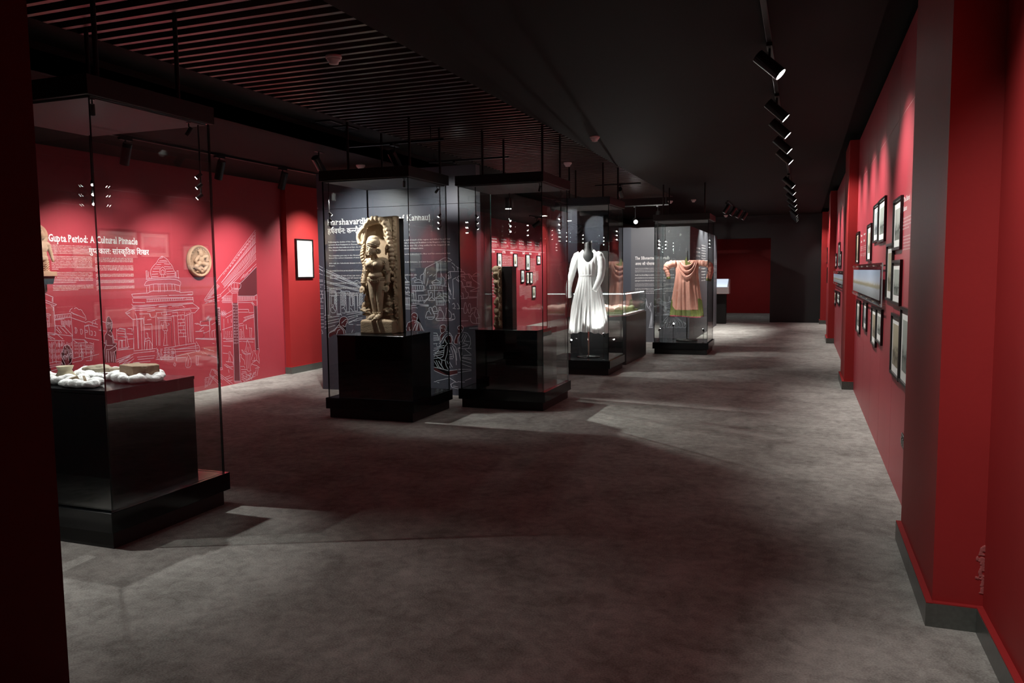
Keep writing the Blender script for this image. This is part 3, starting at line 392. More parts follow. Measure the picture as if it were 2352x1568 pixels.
PANEL_LINES = "-5720 1568 -5664 1539|-5721 1533 -5665 1501|-5718 1526 -5665 1497|-5720 1470 -5667 1452|-5640 1528 -5180 1338 -5153 1310|-5644 1508 -5180 1327|-5641 1494 -5188 1321 -5165 1303 -5153 1310 -5102 1289|-5643 1448 -5103 1283|-5645 1379 -5104 1248|-5646 1361 -5120 1238|-5211 1365 -5178 1379 -5147 1365 -5132 1351 -5100 1348|-5719 1390 -5670 1386|-5719 1372 -5670 1369|-5713 1327 -5668 1327|-5648 1313 -5571 1291 -5573 1250 -5642 1250|-5649 1285 -5572 1274|-5642 1250 -5645 949 -5584 945 -5578 1250|-5559 1284 -5462 1263|-5478 1270 -5406 1263 -5415 1228 -5472 1225|-5472 1228 -5477 964 -5421 964 -5419 1228|-5342 1249 -5282 1242 -5291 1211 -5339 1211|-5340 1207 -5339 986 -5295 989 -5291 1211|-5228 1214 -5172 1211 -5181 1193 -5220 1194|-5220 1190 -5219 1000 -5179 1001 -5178 1193|-5173 1190 -5173 1063|-5149 1187 -5153 1083|-5575 1194 -5497 1194 -5501 1082|-5555 1183 -5506 1183 -5510 1082|-5555 1183 -5558 1082|-5285 1173 -5249 1173 -5249 1062|-5281 1166 -5280 1069|-5550 1075 -5526 1079 -5523 1051 -5535 1044 -5551 1061 -5550 1075|-5560 1040 -5535 1044 -5497 992 -5505 974 -5562 977 -5569 1019 -5560 1040|-5494 1061 -5483 1034 -5496 999|-5385 1069 -5364 1072 -5357 1055 -5381 1044|-5406 1027 -5381 1044 -5351 1006 -5360 972 -5404 975|-5276 1069 -5261 1062 -5236 1069|-5277 1035 -5239 993|-5173 1063 -5141 1077 -5150 1028|-5162 1049 -5111 1022|-5662 941 -5556 928|-5655 906 -5442 936|-5657 857 -5451 901|-5658 829 -5461 866|-5660 779 -5511 817|-5482 950 -5417 957 -5409 943|-5343 982 -5112 994|-5336 958 -5112 984|-5321 923 -5113 967|-5314 896 -5201 931|-5307 861 -5194 897|-5233 938 -5200 952 -5177 931 -5225 924|-5202 904 -5114 918|-5211 876 -5115 898|-5308 833 -5252 834|-5197 827 -5133 828|-5316 847 -5259 868|-5243 875 -5195 876|-5446 831 -5448 880 -5426 915 -5385 930 -5345 923 -5322 895 -5324 854 -5348 840 -5353 812 -5366 798 -5397 818|-5446 831 -5462 824 -5521 760 -5587 738 -5614 696 -5607 660|-5413 846 -5388 867 -5354 895 -5339 888|-5347 867 -5336 861|-5462 824 -5414 797 -5367 756 -5356 721|-5522 746 -5488 789 -5439 797 -5392 755 -5385 713|-5491 705 -5473 754 -5440 769|-5588 724 -5521 753|-5272 729 -5255 764|-5710 1299 -5698 1299|-5716 1250 -5671 1250|-5713 1208 -5668 1208|-5715 1159 -5670 1159|-5717 1110 -5672 1110|-5715 1061 -5674 1061|-5720 1032 -5675 1033|-5719 962 -5678 962|-5720 920 -5675 920|-5718 885 -5676 885|-5719 835 -5678 836|-5717 793 -5676 797|-5710 758 -5695 715 -5708 708|-5691 1250 -5691 1208|-5703 1159 -5703 1110|-5680 1208 -5682 1159|-5406 1249 -5342 1242|-5406 1249 -5407 1233|-5385 1247 -5385 1231|-5364 1244 -5364 1229|-5407 1233 -5343 1227|-5396 1232 -5396 1216|-5375 1230 -5375 1214|-5353 1228 -5353 1213|-5407 1216 -5343 1212|-5407 1216 -5407 1200|-5385 1215 -5386 1199|-5364 1213 -5364 1198|-5407 1200 -5343 1197|-5396 1199 -5397 1183|-5375 1198 -5375 1183|-5354 1197 -5354 1182|-5407 1184 -5343 1182|-5407 1184 -5408 1167|-5386 1183 -5386 1167|-5364 1182 -5365 1167|-5408 1167 -5343 1167|-5397 1167 -5397 1151|-5375 1167 -5376 1151|-5354 1167 -5354 1151|-5408 1151 -5343 1151|-5408 1151 -5408 1134|-5386 1151 -5386 1135|-5365 1151 -5365 1136|-5408 1134 -5344 1136|-5397 1135 -5397 1118|-5376 1135 -5376 1120|-5354 1136 -5354 1121|-5408 1118 -5344 1121|-5408 1118 -5408 1102|-5387 1119 -5387 1103|-5365 1120 -5365 1105|-5408 1102 -5344 1106|-5398 1102 -5398 1086|-5376 1104 -5376 1088|-5355 1105 -5355 1090|-5409 1085 -5344 1091|-5409 1085 -5409 1069|-5387 1087 -5387 1071|-5366 1089 -5366 1073|-5409 1069 -5344 1076|-5564 1270 -5479 1249|-5564 1270 -5564 1254|-5542 1265 -5543 1251|-5521 1260 -5521 1247|-5500 1255 -5500 1244|-5564 1254 -5478 1240|-5553 1252 -5554 1237|-5532 1249 -5532 1235|-5510 1245 -5510 1233|-5489 1242 -5488 1232|-5565 1238 -5477 1231|-5565 1238 -5565 1222|-5543 1236 -5543 1222|-5521 1234 -5521 1222|-5499 1233 -5498 1222|-5565 1222 -5476 1222|-5283 1232 -5227 1221|-5283 1232 -5283 1217|-5264 1228 -5265 1213|-5246 1225 -5246 1210|-5283 1217 -5228 1207|-5274 1215 -5275 1200|-5255 1212 -5256 1198|-5237 1209 -5237 1195|-5284 1202 -5228 1194|-5284 1202 -5284 1187|-5265 1199 -5266 1184|-5247 1196 -5247 1182|-5284 1187 -5229 1180|-5144 1214 -5097 1211|-5144 1214 -5145 1198|-5121 1212 -5121 1196|-5145 1198 -5098 1194|-5133 1197 -5134 1180|-5109 1195 -5110 1178|-5145 1181 -5098 1177|-5145 1181 -5146 1165|-5122 1179 -5122 1163|-5146 1165 -5099 1160|-5134 1164 -5135 1148|-5110 1162 -5111 1145|-5146 1149 -5099 1144|-5146 1149 -5147 1132|-5123 1146 -5123 1130|-5147 1132 -5100 1127|-5135 1131 -5136 1115|-5112 1128 -5112 1112|-5147 1116 -5100 1110|-5147 1116 -5148 1100|-5124 1113 -5124 1097|-5148 1100 -5101 1093|-5136 1098 -5137 1082|-5113 1095 -5113 1078|-5149 1083 -5101 1077|-5493 1215 -5474 1211|-5493 1215 -5493 1198|-5493 1198 -5474 1194|-5484 1196 -5484 1179|-5493 1181 -5475 1178|-5493 1181 -5494 1164|-5494 1164 -5475 1161|-5484 1162 -5485 1146|-5494 1147 -5476 1145|-5494 1147 -5494 1130|-5494 1130 -5476 1128|-5485 1129 -5486 1112|-5495 1112 -5477 1111|-5495 1112 -5495 1095|-5495 1095 -5477 1095|-5486 1095 -5486 1078|-5495 1078 -5477 1078|-5495 1078 -5496 1061|-5496 1061 -5478 1061|-5245 1173 -5223 1173|-5245 1173 -5245 1158|-5245 1158 -5224 1158|-5234 1158 -5234 1143|-5245 1143 -5224 1143|-5245 1143 -5245 1128|-5245 1128 -5224 1129|-5235 1129 -5235 1114|-5245 1114 -5224 1114|-5245 1114 -5246 1099|-5246 1099 -5224 1099|-5235 1099 -5235 1084|-5246 1084 -5224 1084|-5246 1084 -5246 1069|-5246 1069 -5224 1069|-4556 1461 -4526 1441 -4497 1407 -4476 1360 -4442 1357 -4443 1330|-4545 1435 -4512 1428|-4542 1414 -4501 1411|-4546 1401 -4490 1397|-4540 1361 -4476 1360|-4551 1351 -4442 1353|-4552 1324 -4443 1320|-4549 1294 -4538 1280 -4539 1264|-4504 1294 -4489 1290 -4489 1267|-4474 1293 -4459 1293 -4456 1267|-4551 1240 -4516 1253 -4494 1227 -4464 1247 -4442 1226|-4551 1206 -4498 1210 -4446 1193|-4549 1163 -4443 1163 -4441 1086 -4547 1085|-4526 1159 -4524 1089|-4507 1159 -4507 1089|-4492 1159 -4490 1089|-4477 1159 -4475 1089|-4458 1159 -4456 1089|-4547 1079 -4415 1072 -4199 1070|-4544 1062 -4423 1062|-4541 1042 -4356 1046 -4349 1039|-4545 1028 -4417 1029|-4541 1038 -4538 1011 -4519 1005 -4523 984 -4546 984|-4407 1393 -4369 1413 -4348 1396|-4378 1353 -4374 1373 -4325 1386 -4281 1366 -4279 1326|-4379 1350 -4282 1349|-4413 1313 -4260 1312 -4262 1253 -4411 1253|-4402 1307 -4403 1266|-4372 1306 -4369 1266|-4342 1313 -4340 1260|-4313 1306 -4310 1266|-4283 1306 -4280 1266|-4415 1243 -4258 1246|-4366 1240 -4361 1146|-4330 1193 -4211 1199|-4330 1193 -4321 1119|-4302 1133 -4297 1173 -4286 1180 -4275 1173 -4273 1140|-4419 1220 -4393 1213 -4391 1153|-4414 1139 -4302 1126 -4205 1140|-4407 1126 -4400 1099|-4376 1139 -4374 1099|-4354 1139 -4351 1103|-4332 1133 -4325 1099|-4415 1096 -4199 1080 -4200 1063 -4415 1076|-4296 1386 -4298 1435 -4250 1452 -4230 1517 -4189 1537 -4048 1600 -4004 1626 -3968 1638 -3917 1631 -3882 1604|-4267 1332 -4250 1452|-4249 1332 -4226 1504|-4224 1272 -4196 1398|-4253 1306 -4247 1253 -4224 1266 -4216 1306|-4177 1424 -4140 1441|-4125 1421 -4096 1443|-4205 1458 -4194 1474|-3883 1578 -3854 1558 -3840 1539|-4078 1581 -4090 1384|-4067 1581 -4073 1469|-4056 1568 -4062 1482|-4026 1607 -4025 1331|-4029 1469 -4009 1416 -3980 1390 -3974 1331|-3958 1390 -3957 1442 -3913 1474 -3842 1473|-3906 1474 -3897 1402 -3966 1370|-3944 1409 -3929 1435 -3918 1409 -3937 1389|-3876 1532 -3852 1513 -3848 1483|-3954 1612 -3932 1598|-4149 1352 -4090 1381 -4039 1357 -4036 1324|-4149 1352 -4135 1325 -4036 1324|-4138 1345 -4047 1344|-4179 1312 -4004 1311 -4012 1265|-4179 1312 -4173 1266|-4203 1249 -3998 1252|-4199 1253 -4190 1146|-4113 1305 -4117 1133|-4005 1245 -3999 1173|-4168 1299 -4165 1272|-4143 1299 -4143 1272|-4099 1298 -4096 1272|-4077 1298 -4074 1272|-4051 1298 -4048 1272|-4029 1298 -4026 1272|-4182 1186 -4174 1226 -4159 1233 -4144 1219 -4142 1180|-4072 1199 -4067 1226 -4056 1236 -4042 1222 -4043 1186|-4198 1133 -4153 1176 -4110 1133 -4198 1133|-4105 1163 -4046 1189 -3996 1160 -4106 1156|-4095 1153 -4093 1080|-4000 1160 -3998 1081|-4080 1133 -4078 1087|-4058 1133 -4056 1087|-4037 1133 -4034 1087|-4018 1133 -4016 1087|-4096 1077 -3994 1077|-3993 1147 -3975 1114 -3979 1081|-3950 1094 -3946 1133 -3931 1140 -3921 1107|-4258 1100 -4205 1153|-4265 1113 -4190 1173|-4011 1305 -3931 1298 -3904 1239|-3998 1219 -3962 1212 -3919 1173|-3992 1186 -3905 1153|-3960 1304 -3918 1252 -3897 1199|-3938 1350 -3931 1304|-3981 1331 -3989 1304|-3872 1382 -3868 1238 -3873 1153 -3848 1153|-3872 1382 -3829 1402|-3829 1382 -3794 1352|-3814 1401 -3792 1427 -3721 1440 -3678 1439 -3664 1446 -3636 1419 -3616 1374 -3581 1354 -3532 1322|-3807 1395 -3794 1362 -3751 1355 -3738 1297 -3710 1271 -3703 1232 -3675 1225 -3676 1179 -3704 1166|-3793 1414 -3721 1414 -3715 1394|-3743 1381 -3708 1362|-3671 1439 -3647 1390|-3758 1362 -3752 1290 -3724 1284|-3694 1349 -3637 1351 -3638 1300 -3691 1300 -3694 1349|-3680 1335 -3648 1338 -3652 1309|-3731 1297 -3589 1286|-3676 1173 -3563 1176|-3669 1160 -3570 1166|-3653 1244 -3533 1289|-3646 1238 -3534 1244|-3783 1153 -3683 1160|-3782 1219 -3769 1173|-3760 1225 -3743 1212 -3740 1160|-3826 1532 -3791 1512 -3759 1498 -3763 1473|-3812 1525 -3805 1486|-3842 1473 -3734 1472 -3714 1446|-3636 1419 -3531 1418|-3608 1432 -3572 1454 -3530 1441|-3562 1225 -3565 1050|-4193 1040 -4178 1053 -4156 1047 -4156 1020 -4121 967 -4122 927 -4152 907 -4211 907 -4225 933|-4193 1040 -4190 1007 -4216 1000 -4239 946 -4240 920|-4225 933 -4129 934|-4186 1000 -4165 967|-4141 1047 -4119 1067 -4097 1054 -4083 1007|-4149 1040 -4142 1000 -4083 1001|-4142 980 -4077 974|-4060 1047 -4038 1054 -4035 1021 -4003 981 -3997 922 -4020 895 -4093 891 -4107 914 -4077 941 -4076 987 -4061 1014 -4060 1047|-4107 914 -3997 922|-4054 1021 -4039 1014|-3966 1041 -3944 1048 -3937 1015 -3901 989 -3895 936 -3917 916 -3990 915 -3974 968 -3966 1001 -3966 1041|-3990 915 -3860 910 -3852 936 -3873 976|-4020 895 -3896 896 -3852 917|-3887 969 -3866 976 -3859 943|-4434 951 -4418 978 -4380 985 -4351 965 -4348 912 -4371 885 -4405 891|-4404 938 -4378 932|-4367 925 -4356 919|-4434 951 -4431 918|-4420 898 -4420 884 -4481 863 -4505 809|-4360 885 -4316 859 -4266 765|-4391 864 -4353 885 -4384 824|-4338 865 -4363 771|-4324 852 -4311 771|-4376 851 -4416 770|-4467 810 -4461 769 -4430 783|-4345 872 -4378 770|-4309 845 -4288 772|-4542 846 -4499 769|-3885 1088 -3863 1101 -3849 1068 -3864 1042|-3879 1042 -3843 1035|-3820 1101 -3799 1068 -3793 1035 -3821 1035|-3792 1042 -3742 1036|-3728 1068 -3723 1108 -3709 1108 -3706 1069 -3692 1042 -3701 984 -3736 980 -3739 1036 -3728 1068|-3678 1062 -3670 1095 -3652 1095 -3649 1062 -3646 1030 -3654 984 -3679 984 -3685 1036|-3700 1023 -3679 1023|-3636 1010 -3632 1043 -3579 1050|-3594 1010 -3586 1036 -3565 1030 -3562 998|-3615 991 -3651 964 -3659 912 -3639 873 -3610 863 -3533 864|-3594 1004 -3609 971 -3581 926 -3532 933|-3566 991 -3538 946|-3680 951 -3644 945|-3581 926 -3575 867|-3774 891 -3684 895|-3668 807 -3562 812|-4050 801 -4049 828 -4012 845 -3976 835 -3971 796 -3985 762 -3995 769|-4050 801 -4047 761 -4029 738 -4003 755|-4039 805 -4024 802|-3999 795 -3988 789|-4036 735 -4055 708 -4053 621|-3970 763 -3927 750 -3891 704 -3885 651|-4030 675 -3971 736 -3920 743|-4053 628 -3985 722|-4017 622 -3986 683|-3955 763 -3912 737|-3987 669 -3986 689 -3956 716 -3920 720 -3899 691 -3900 631|-3987 669 -3980 643 -3969 623|-3958 617 -4003 576 -4005 509 -4020 455 -4109 439 -4139 438|-3969 623 -3900 624 -3850 579 -3834 513|-4108 466 -4087 453 -4036 421 -3992 416|-3943 670 -3940 644|-3959 590 -3945 577 -3931 517|-3992 416 -3961 517 -3952 577|-4036 414 -4044 361 -4016 315|-3992 416 -3979 349 -3943 297|-3947 457 -3896 465|-3954 484 -3903 491|-3955 437 -3889 439|-3916 578 -3888 512 -3882 452|-3894 591 -3851 519 -3839 420|-3880 559 -3852 486 -3847 367|-3970 410 -3928 331|-3948 417 -3899 338|-4132 398 -4089 326|-4110 412 -4074 333 -4045 320|-4080 407 -4023 321|-4141 331 -3943 294 -3834 310|-4142 290 -4010 241 -3944 233 -3835 260|-4139 743 -4095 741 -4071 681 -4071 658 -4141 653|-4140 713 -4088 711|-4140 693 -4081 691|-4141 673 -4074 673|-4142 613 -4061 621|-4105 600 -4090 621 -4046 615 -4062 581 -4098 580 -4105 600|-4136 559 -4003 569|-4144 532 -4084 547|-4130 506 -4011 535|-4145 485 -4012 515|-4138 465 -4020 488|-4062 581 -4003 596|-4123 493 -4070 541|-3824 804 -3817 828 -3781 838 -3748 828 -3746 792 -3768 759 -3782 746 -3818 745|-3817 798 -3803 791|-3771 799 -3760 779|-3840 725 -3871 645 -3864 619 -3828 616|-3746 759 -3696 747 -3662 695 -3656 623 -3685 570|-3782 746 -3819 686 -3820 633|-3747 740 -3806 620|-3718 734 -3792 607|-3734 654 -3670 649|-3741 628 -3692 609 -3742 595 -3822 566|-3704 721 -3756 621|-3814 567 -3750 562 -3650 570|-3822 560 -3808 520 -3782 375|-3779 554 -3773 488|-3728 555 -3658 504|-3751 482 -3651 491|-3781 455 -3652 432|-3774 422 -3653 392|-3775 382 -3653 346|-3759 462 -3652 452|-3819 314 -3654 320|-3827 274 -3654 306|-4115 163 -3938 207 -3858 163|-4145 155 -4115 156|-4101 147 -4078 144|-3884 158 -3833 160|-3829 167 -3743 164|-3925 130 -3888 152|-3925 130 -3911 97 -3831 80 -3730 91|-3735 184 -3656 214|-3889 111 -3831 104"
PANEL_FILL = "-5446 831 -5448 880 -5426 915 -5385 930 -5345 923 -5322 895 -5324 854 -5353 812 -5366 798 -5382 804 -5361 721 -5385 706 -5523 704 -5607 660 -5614 696 -5587 738 -5521 760|-4418 978 -4380 985 -4351 965 -4348 912 -4371 885 -4316 859 -4266 765 -4499 762 -4481 863 -4420 884 -4426 938|-4050 801 -4049 828 -4012 845 -3976 835 -3971 796 -3977 762 -4000 742 -4053 628 -4055 708 -4036 735 -4047 761|-3987 669 -3986 689 -3956 716 -3920 720 -3899 691 -3900 624 -3952 583 -3961 517 -3992 416 -4036 421 -4139 438 -4141 331 -3943 294 -3834 310 -3835 260 -3944 233 -4010 241 -4142 290 -4139 438 -4020 455 -4005 509 -4003 576 -3969 623|-3824 804 -3817 828 -3781 838 -3748 828 -3746 792 -3768 759 -3782 746 -3819 686 -3828 619 -3864 619 -3871 645 -3818 745"
PANEL_TINT = "-4407 1706 -3873 1695 -3875 1611 -3968 1638"
AWADH_LINES = "-2547 549 -2551 527 -2561 500 -2577 470 -2597 436 -2620 398 -2644 357 -2667 313|-2540 547 -2541 525 -2550 500 -2565 470 -2583 438 -2601 402 -2617 364 -2628 324|-2532 544 -2529 524 -2533 499 -2543 470 -2555 437 -2568 401 -2580 361 -2589 319|-2525 541 -2516 522 -2511 498 -2510 469 -2513 435 -2521 396 -2533 354 -2549 307|-2518 539 -2502 521 -2487 497 -2475 468 -2469 435 -2471 396 -2484 353 -2510 305|-2510 536 -2490 519 -2468 496 -2450 469 -2437 437 -2434 401 -2445 361 -2471 318|-2503 533 -2480 517 -2456 496 -2435 469 -2420 439 -2413 404 -2416 367 -2433 327|-2496 531 -2470 516 -2445 495 -2424 468 -2407 437 -2396 402 -2391 362 -2394 320|-2489 528 -2459 514 -2431 494 -2405 467 -2384 435 -2368 397 -2358 355 -2355 308|-2481 526 -2446 512 -2409 493 -2375 467 -2346 435 -2324 398 -2314 356 -2316 309|-2474 523 -2432 511 -2386 492 -2340 468 -2301 438 -2274 403 -2265 365 -2278 322|-2467 520 -2419 509 -2365 492 -2312 468 -2265 439 -2233 406 -2222 369 -2239 329|-2460 518 -2409 508 -2352 491 -2295 467 -2245 437 -2208 403 -2191 363 -2200 320|-2681 318 -2639 294 -2597 319 -2555 295 -2513 320 -2471 296 -2430 321 -2388 297 -2347 322 -2305 299 -2264 324 -2223 300 -2182 325|-2547 549 -2575 523 -2603 497 -2628 468 -2649 438 -2666 403 -2677 363 -2681 317|-2426 523 -2375 507 -2328 487 -2285 463 -2247 434 -2217 401 -2196 364 -2184 323|-2668 392 -2647 380 -2631 366 -2619 353 -2612 339 -2608 326 -2609 314 -2613 304|-2846 745 -2815 792 -2781 820 -2743 833 -2701 835 -2654 830 -2604 821 -2549 814|-2835 764 -2801 795 -2766 810 -2727 813 -2685 808 -2641 798 -2592 786 -2540 776|-2824 783 -2788 797 -2750 800 -2711 793 -2670 781 -2627 766 -2581 750 -2532 738|-2813 802 -2774 800 -2735 789 -2695 773 -2655 754 -2613 734 -2570 715 -2524 700|-2803 821 -2760 802 -2720 779 -2680 754 -2640 727 -2599 702 -2558 680 -2515 662|-2792 840 -2747 805 -2704 769 -2664 734 -2624 700 -2586 670 -2547 645 -2507 624|-2781 859 -2733 807 -2689 759 -2648 714 -2609 674 -2572 639 -2535 609 -2499 586|-2683 786 -2654 755 -2625 730 -2595 711 -2566 699 -2536 693 -2505 693 -2474 699|-2683 764 -2654 734 -2625 710 -2595 691 -2566 679 -2536 672 -2505 671 -2474 676|-2683 743 -2654 713 -2625 690 -2595 672 -2566 659 -2535 652 -2505 650 -2474 653|-2683 721 -2654 692 -2624 669 -2595 652 -2565 639 -2535 631 -2505 628 -2473 630|-2683 699 -2654 672 -2624 649 -2595 632 -2565 619 -2535 611 -2505 607 -2473 607|-2683 677 -2653 651 -2624 629 -2595 612 -2565 599 -2535 590 -2504 585 -2473 584|-2536 935 -2535 881 -2549 847 -2508 827 -2468 868 -2455 908|-2833 908 -2806 854 -2724 908 -2683 840 -2616 813 -2508 827|-2831 574 -2786 554 -2743 551 -2700 559 -2657 572 -2611 584 -2561 587 -2507 577|-2831 562 -2786 548 -2743 547 -2700 555 -2657 566 -2611 575 -2561 577 -2507 566|-2831 550 -2786 542 -2743 544 -2700 551 -2657 560 -2611 566 -2561 566 -2507 555|-2831 538 -2786 536 -2743 540 -2700 547 -2657 554 -2611 557 -2561 555 -2507 544|-2844 417 -2832 437 -2820 445 -2808 443 -2800 432 -2795 414 -2796 391 -2803 363|-2803 363 -2815 346 -2827 337 -2837 335 -2845 338 -2850 347 -2850 360 -2844 376|-2901 813 -2894 747 -2893 678 -2897 607 -2904 534 -2914 459 -2926 383 -2940 306|-2895 786 -2890 730 -2889 668 -2891 602 -2896 531 -2903 458 -2911 383 -2920 307|-2890 758 -2886 713 -2885 658 -2886 597 -2889 529 -2892 458 -2896 383 -2901 307|-2884 731 -2882 695 -2882 648 -2881 592 -2881 527 -2881 457 -2882 383 -2882 307|-2997 854 -2982 744 -2955 690|-3024 908 -2997 867 -3007 813 -3017 689|-2941 744 -2914 635|-2921 799 -2887 690|-2946 299 -2871 300|-2722 378 -2709 391 -2696 397 -2683 397 -2670 392 -2658 381 -2648 368 -2640 351|-2667 378 -2655 392 -2642 398 -2629 398 -2617 392 -2605 382 -2594 368 -2586 352|-2613 379 -2601 392 -2589 399 -2576 399 -2564 393 -2552 383 -2541 369 -2532 353|-2559 379 -2548 393 -2535 399 -2523 399 -2511 394 -2499 383 -2488 370 -2478 353|-2505 380 -2494 394 -2482 400 -2470 400 -2458 394 -2447 384 -2436 370 -2425 354"
# ================================================================== THE SETTING
XR, XL = .595, -7.15
ZC, ZL = 2.95, 2.78
fl = box('floor', M['carpet'], (-8.2, 1.2, -4, 29, -.05, 0)); fl['kind'] = 'structure'
# right-hand ceiling with the shadow gap along the wall, and the far part across
c = MB(); c.box(-2.5, .42, -4, 29, ZC, ZC+.12); c.box(-4.6, -2.5, 16.2, 29, ZC, ZC+.12); c.box(-4.6, -4.22, -4, 16.2, ZC, ZC+.12)
c.box(-2.5, -2.46, -4, 16.2, ZC+.12, 3.34)
struct('ceiling', c, M['ceil'])
c = MB(); c.box(.42, 1.2, -4, 29, ZC+.10, ZC+.14)
struct('ceiling_shadow_gap', c, M['void'])
c = MB(); c.box(-8.2, -4.6, -4, 29, ZL, ZL+.12); c.box(-4.66, -4.6, -4, 29, ZL, 3.34)
struct('ceiling_lowered', c, M['ceil_left'])
c = MB(); c.box(-4.7, -2.4, -4, 16.3, 3.32, 3.36)
void = struct('ceiling_void', c, M['void'])
# slatted ceiling: every slat its own piece, 12.6 cm apart
slats = bpy.data.objects.new('ceiling_slats', None); COL.objects.link(slats); slats.location = (-3.35, 9, ZC); slats['kind'] = 'structure'
proto = MB().box(-4.22, -2.5, -.017, .017, ZC, ZC+.035).build('slat', M['slat'])
for i in range(114):
    o = proto if i == 0 else proto.copy()
    if i: COL.objects.link(o)
    o.location = (0, 2.0+.1256*i, 0); o.parent = slats; o.matrix_parent_inverse = Matrix.Translation(slats.location).inverted()
for k, x in enumerate((-4.0, -3.36, -2.72)):
    box('slat_carrier', M['void'], (x-.015, x+.015, 1.9, 16.3, ZC+.036, ZC+.07), slats)
# walls
def wall_panels(name, x0, x1, edges, zs, m, gap=.0028, back='seam', dep=.0015):
    root = bpy.data.objects.new(name, None); COL.objects.link(root); root['kind'] = 'structure'
    root.location = (x0, edges[0], 0)
    s = 1 if x1 > x0 else -1
    lo, hi = min(x0+s*dep, x1), max(x0+s*dep, x1)
    box('backing', M[back], (lo, hi, edges[0], edges[-1], 0, zs[-1]), root)
    for a, b in zip(edges, edges[1:]):
        for za, zb in zip(zs, zs[1:]):
            l, h = min(x0, x0+s*dep), max(x0, x0+s*dep)
            box('panel', m, (l, h, a+gap, b-gap, za+(gap if za else 0), zb-gap), root)
    return root
wall_right = wall_panels('wall_right', XR, XR+.3, [4.5, 5.15, 6.0, 6.9, 7.8, 8.7, 9.6, 10.25], [0, 2.452, 2.96], M['red'])
wall_panels('wall_right_middle', XR, XR+.3, [11.1, 12.0, 12.9, 13.8, 14.7, 15.6, 16.6], [0, 2.452, 2.96], M['red'])
wall_panels('wall_right_far', XR, XR+.3, [17.4, 18.4, 19.4, 20.4, 21.4, 22.9], [0, 2.452, 2.96], M['red'])
o = box('wall_right_near', M['red_paint'], (.70, 1.0, -4, 3.5, 0, 3.0)); o['kind'] = 'structure'
wall_left = wall_panels('wall_left', XL, XL-.3, [-4, 9.60, 10.9], [0, 2.335, 2.80], M['red'], gap=.0012, back='fill_dark', dep=.004)
o = box('wall_left_middle', M['black_wall'], (-7.5, -7.0, 10.9, 17.45, 0, 2.80)); o['kind'] = 'structure'
wall_time = box('wall_left_far', M['red'], (-7.5, -7.1, 17.45, 29, 0, 2.80)); wall_time['kind'] = 'structure'
o = box('wall_near_left', M['red_shaded'], (-8.2, -2.443, .4, 1.965, 0, 3.3)); o['kind'] = 'structure'
o = box('wall_behind', M['black_wall'], (-8.2, 1.2, -4.2, -4, 0, 3.3)); o['kind'] = 'structure'
o = box('wall_far_black', M['black_wall'], (-.845, .9, 22.85, 23.1, 0, 2.96)); o['kind'] = 'structure'
o = box('wall_far_header', M['black_wall'], (-7.1, -.845, 22.85, 23.1, 2.335, 2.96)); o['kind'] = 'structure'
o = box('wall_far_red', M['red_paint'], (-8.2, 1.2, 27.6, 27.8, 0, 2.96)); o['kind'] = 'structure'
o = box('wall_far_side', M['black_wall'], (.9, 1.2, 22.85, 27.6, 0, 2.96)); o['kind'] = 'structure'
# columns on the right and on the left, each with its stone skirting
def column(name, x0, x1, y0, y1, m, z1=2.96, skirt=True, sides='fl', left=False):
    root = box(name, m, (x0, x1, y0, y1, 0, z1)); root['kind'] = 'structure'
    if skirt:
        t, h = .026, .098
        d = (x0-t, x0, y0-t, y1+.0) if not left else (x1, x1+t, y0-t, y1)
        L = d[3]-d[2]; n = 2
        for i in range(n):
            a = d[2]+L*i/n; b = d[2]+L*(i+1)/n
            box('skirting_tile', M['granite'], (d[0], d[1], a+.001, b-.001, 0, h), root)
            box('skirting_top', M['red_paint'], (d[0]+.001, d[1]+.001, a, b, h, h+.004), root)
        box('skirting_tile', M['granite'], (x0, x1, y0-t, y0, 0, h), root)
        box('skirting_top', M['red_paint'], (x0-.0, x1, y0-t+.001, y0+.001, h, h+.004), root)
    return root
col_near = column('column_near', .52, .70, 3.48, 4.56, M['red_paint'])
for y0, y1 in ((.9, 2.2), (2.2, 3.454)):
    box('skirting_tile', M['granite'], (.674, .70, y0+.001, y1-.001, 0, .098), col_near)
    box('skirting_top', M['red_paint'], (.675, .70, y0, y1, .098, .102), col_near)
pl = MB(); rp = random.Random(4)
for i in range(70):
    z = .15+.20*rp.random()**.8; wv = .012+.05*max(0, 1-abs(z-.30)/.025)+.018*max(0, 1-abs(z-.22)/.03)
    pl.ball((.699-wv*rp.random()**1.6, 3.4795, z), (.004+.006*rp.random(), .0035, .004+.008*rp.random()), 1)
fused('chipped_plaster', pl, M['plaster'], col_near, .0025, 1)
column('column', .492, .60, 10.18, 11.15, M['red_paint'])
column('column', .478, .60, 16.52, 17.45, M['red_paint'])
column('column', .455, .60, 22.4, 22.86, M['red_paint'])
col_left = column('column_left', -7.5, -7.06, 9.62, 10.62, M['red_paint'], z1=2.79, left=True)
# freestanding exhibit wall with the costume text far behind
aw = box('wall_costume', M['grey_panel'], (-3.32, -2.13, 16.0, 21.3, 0, 2.34)); aw['kind'] = 'structure'
o = box('wall_costume_return', M['navy'], (-3.62, -3.34, 16.2, 21.3, 0, 2.36)); o['kind'] = 'structure'

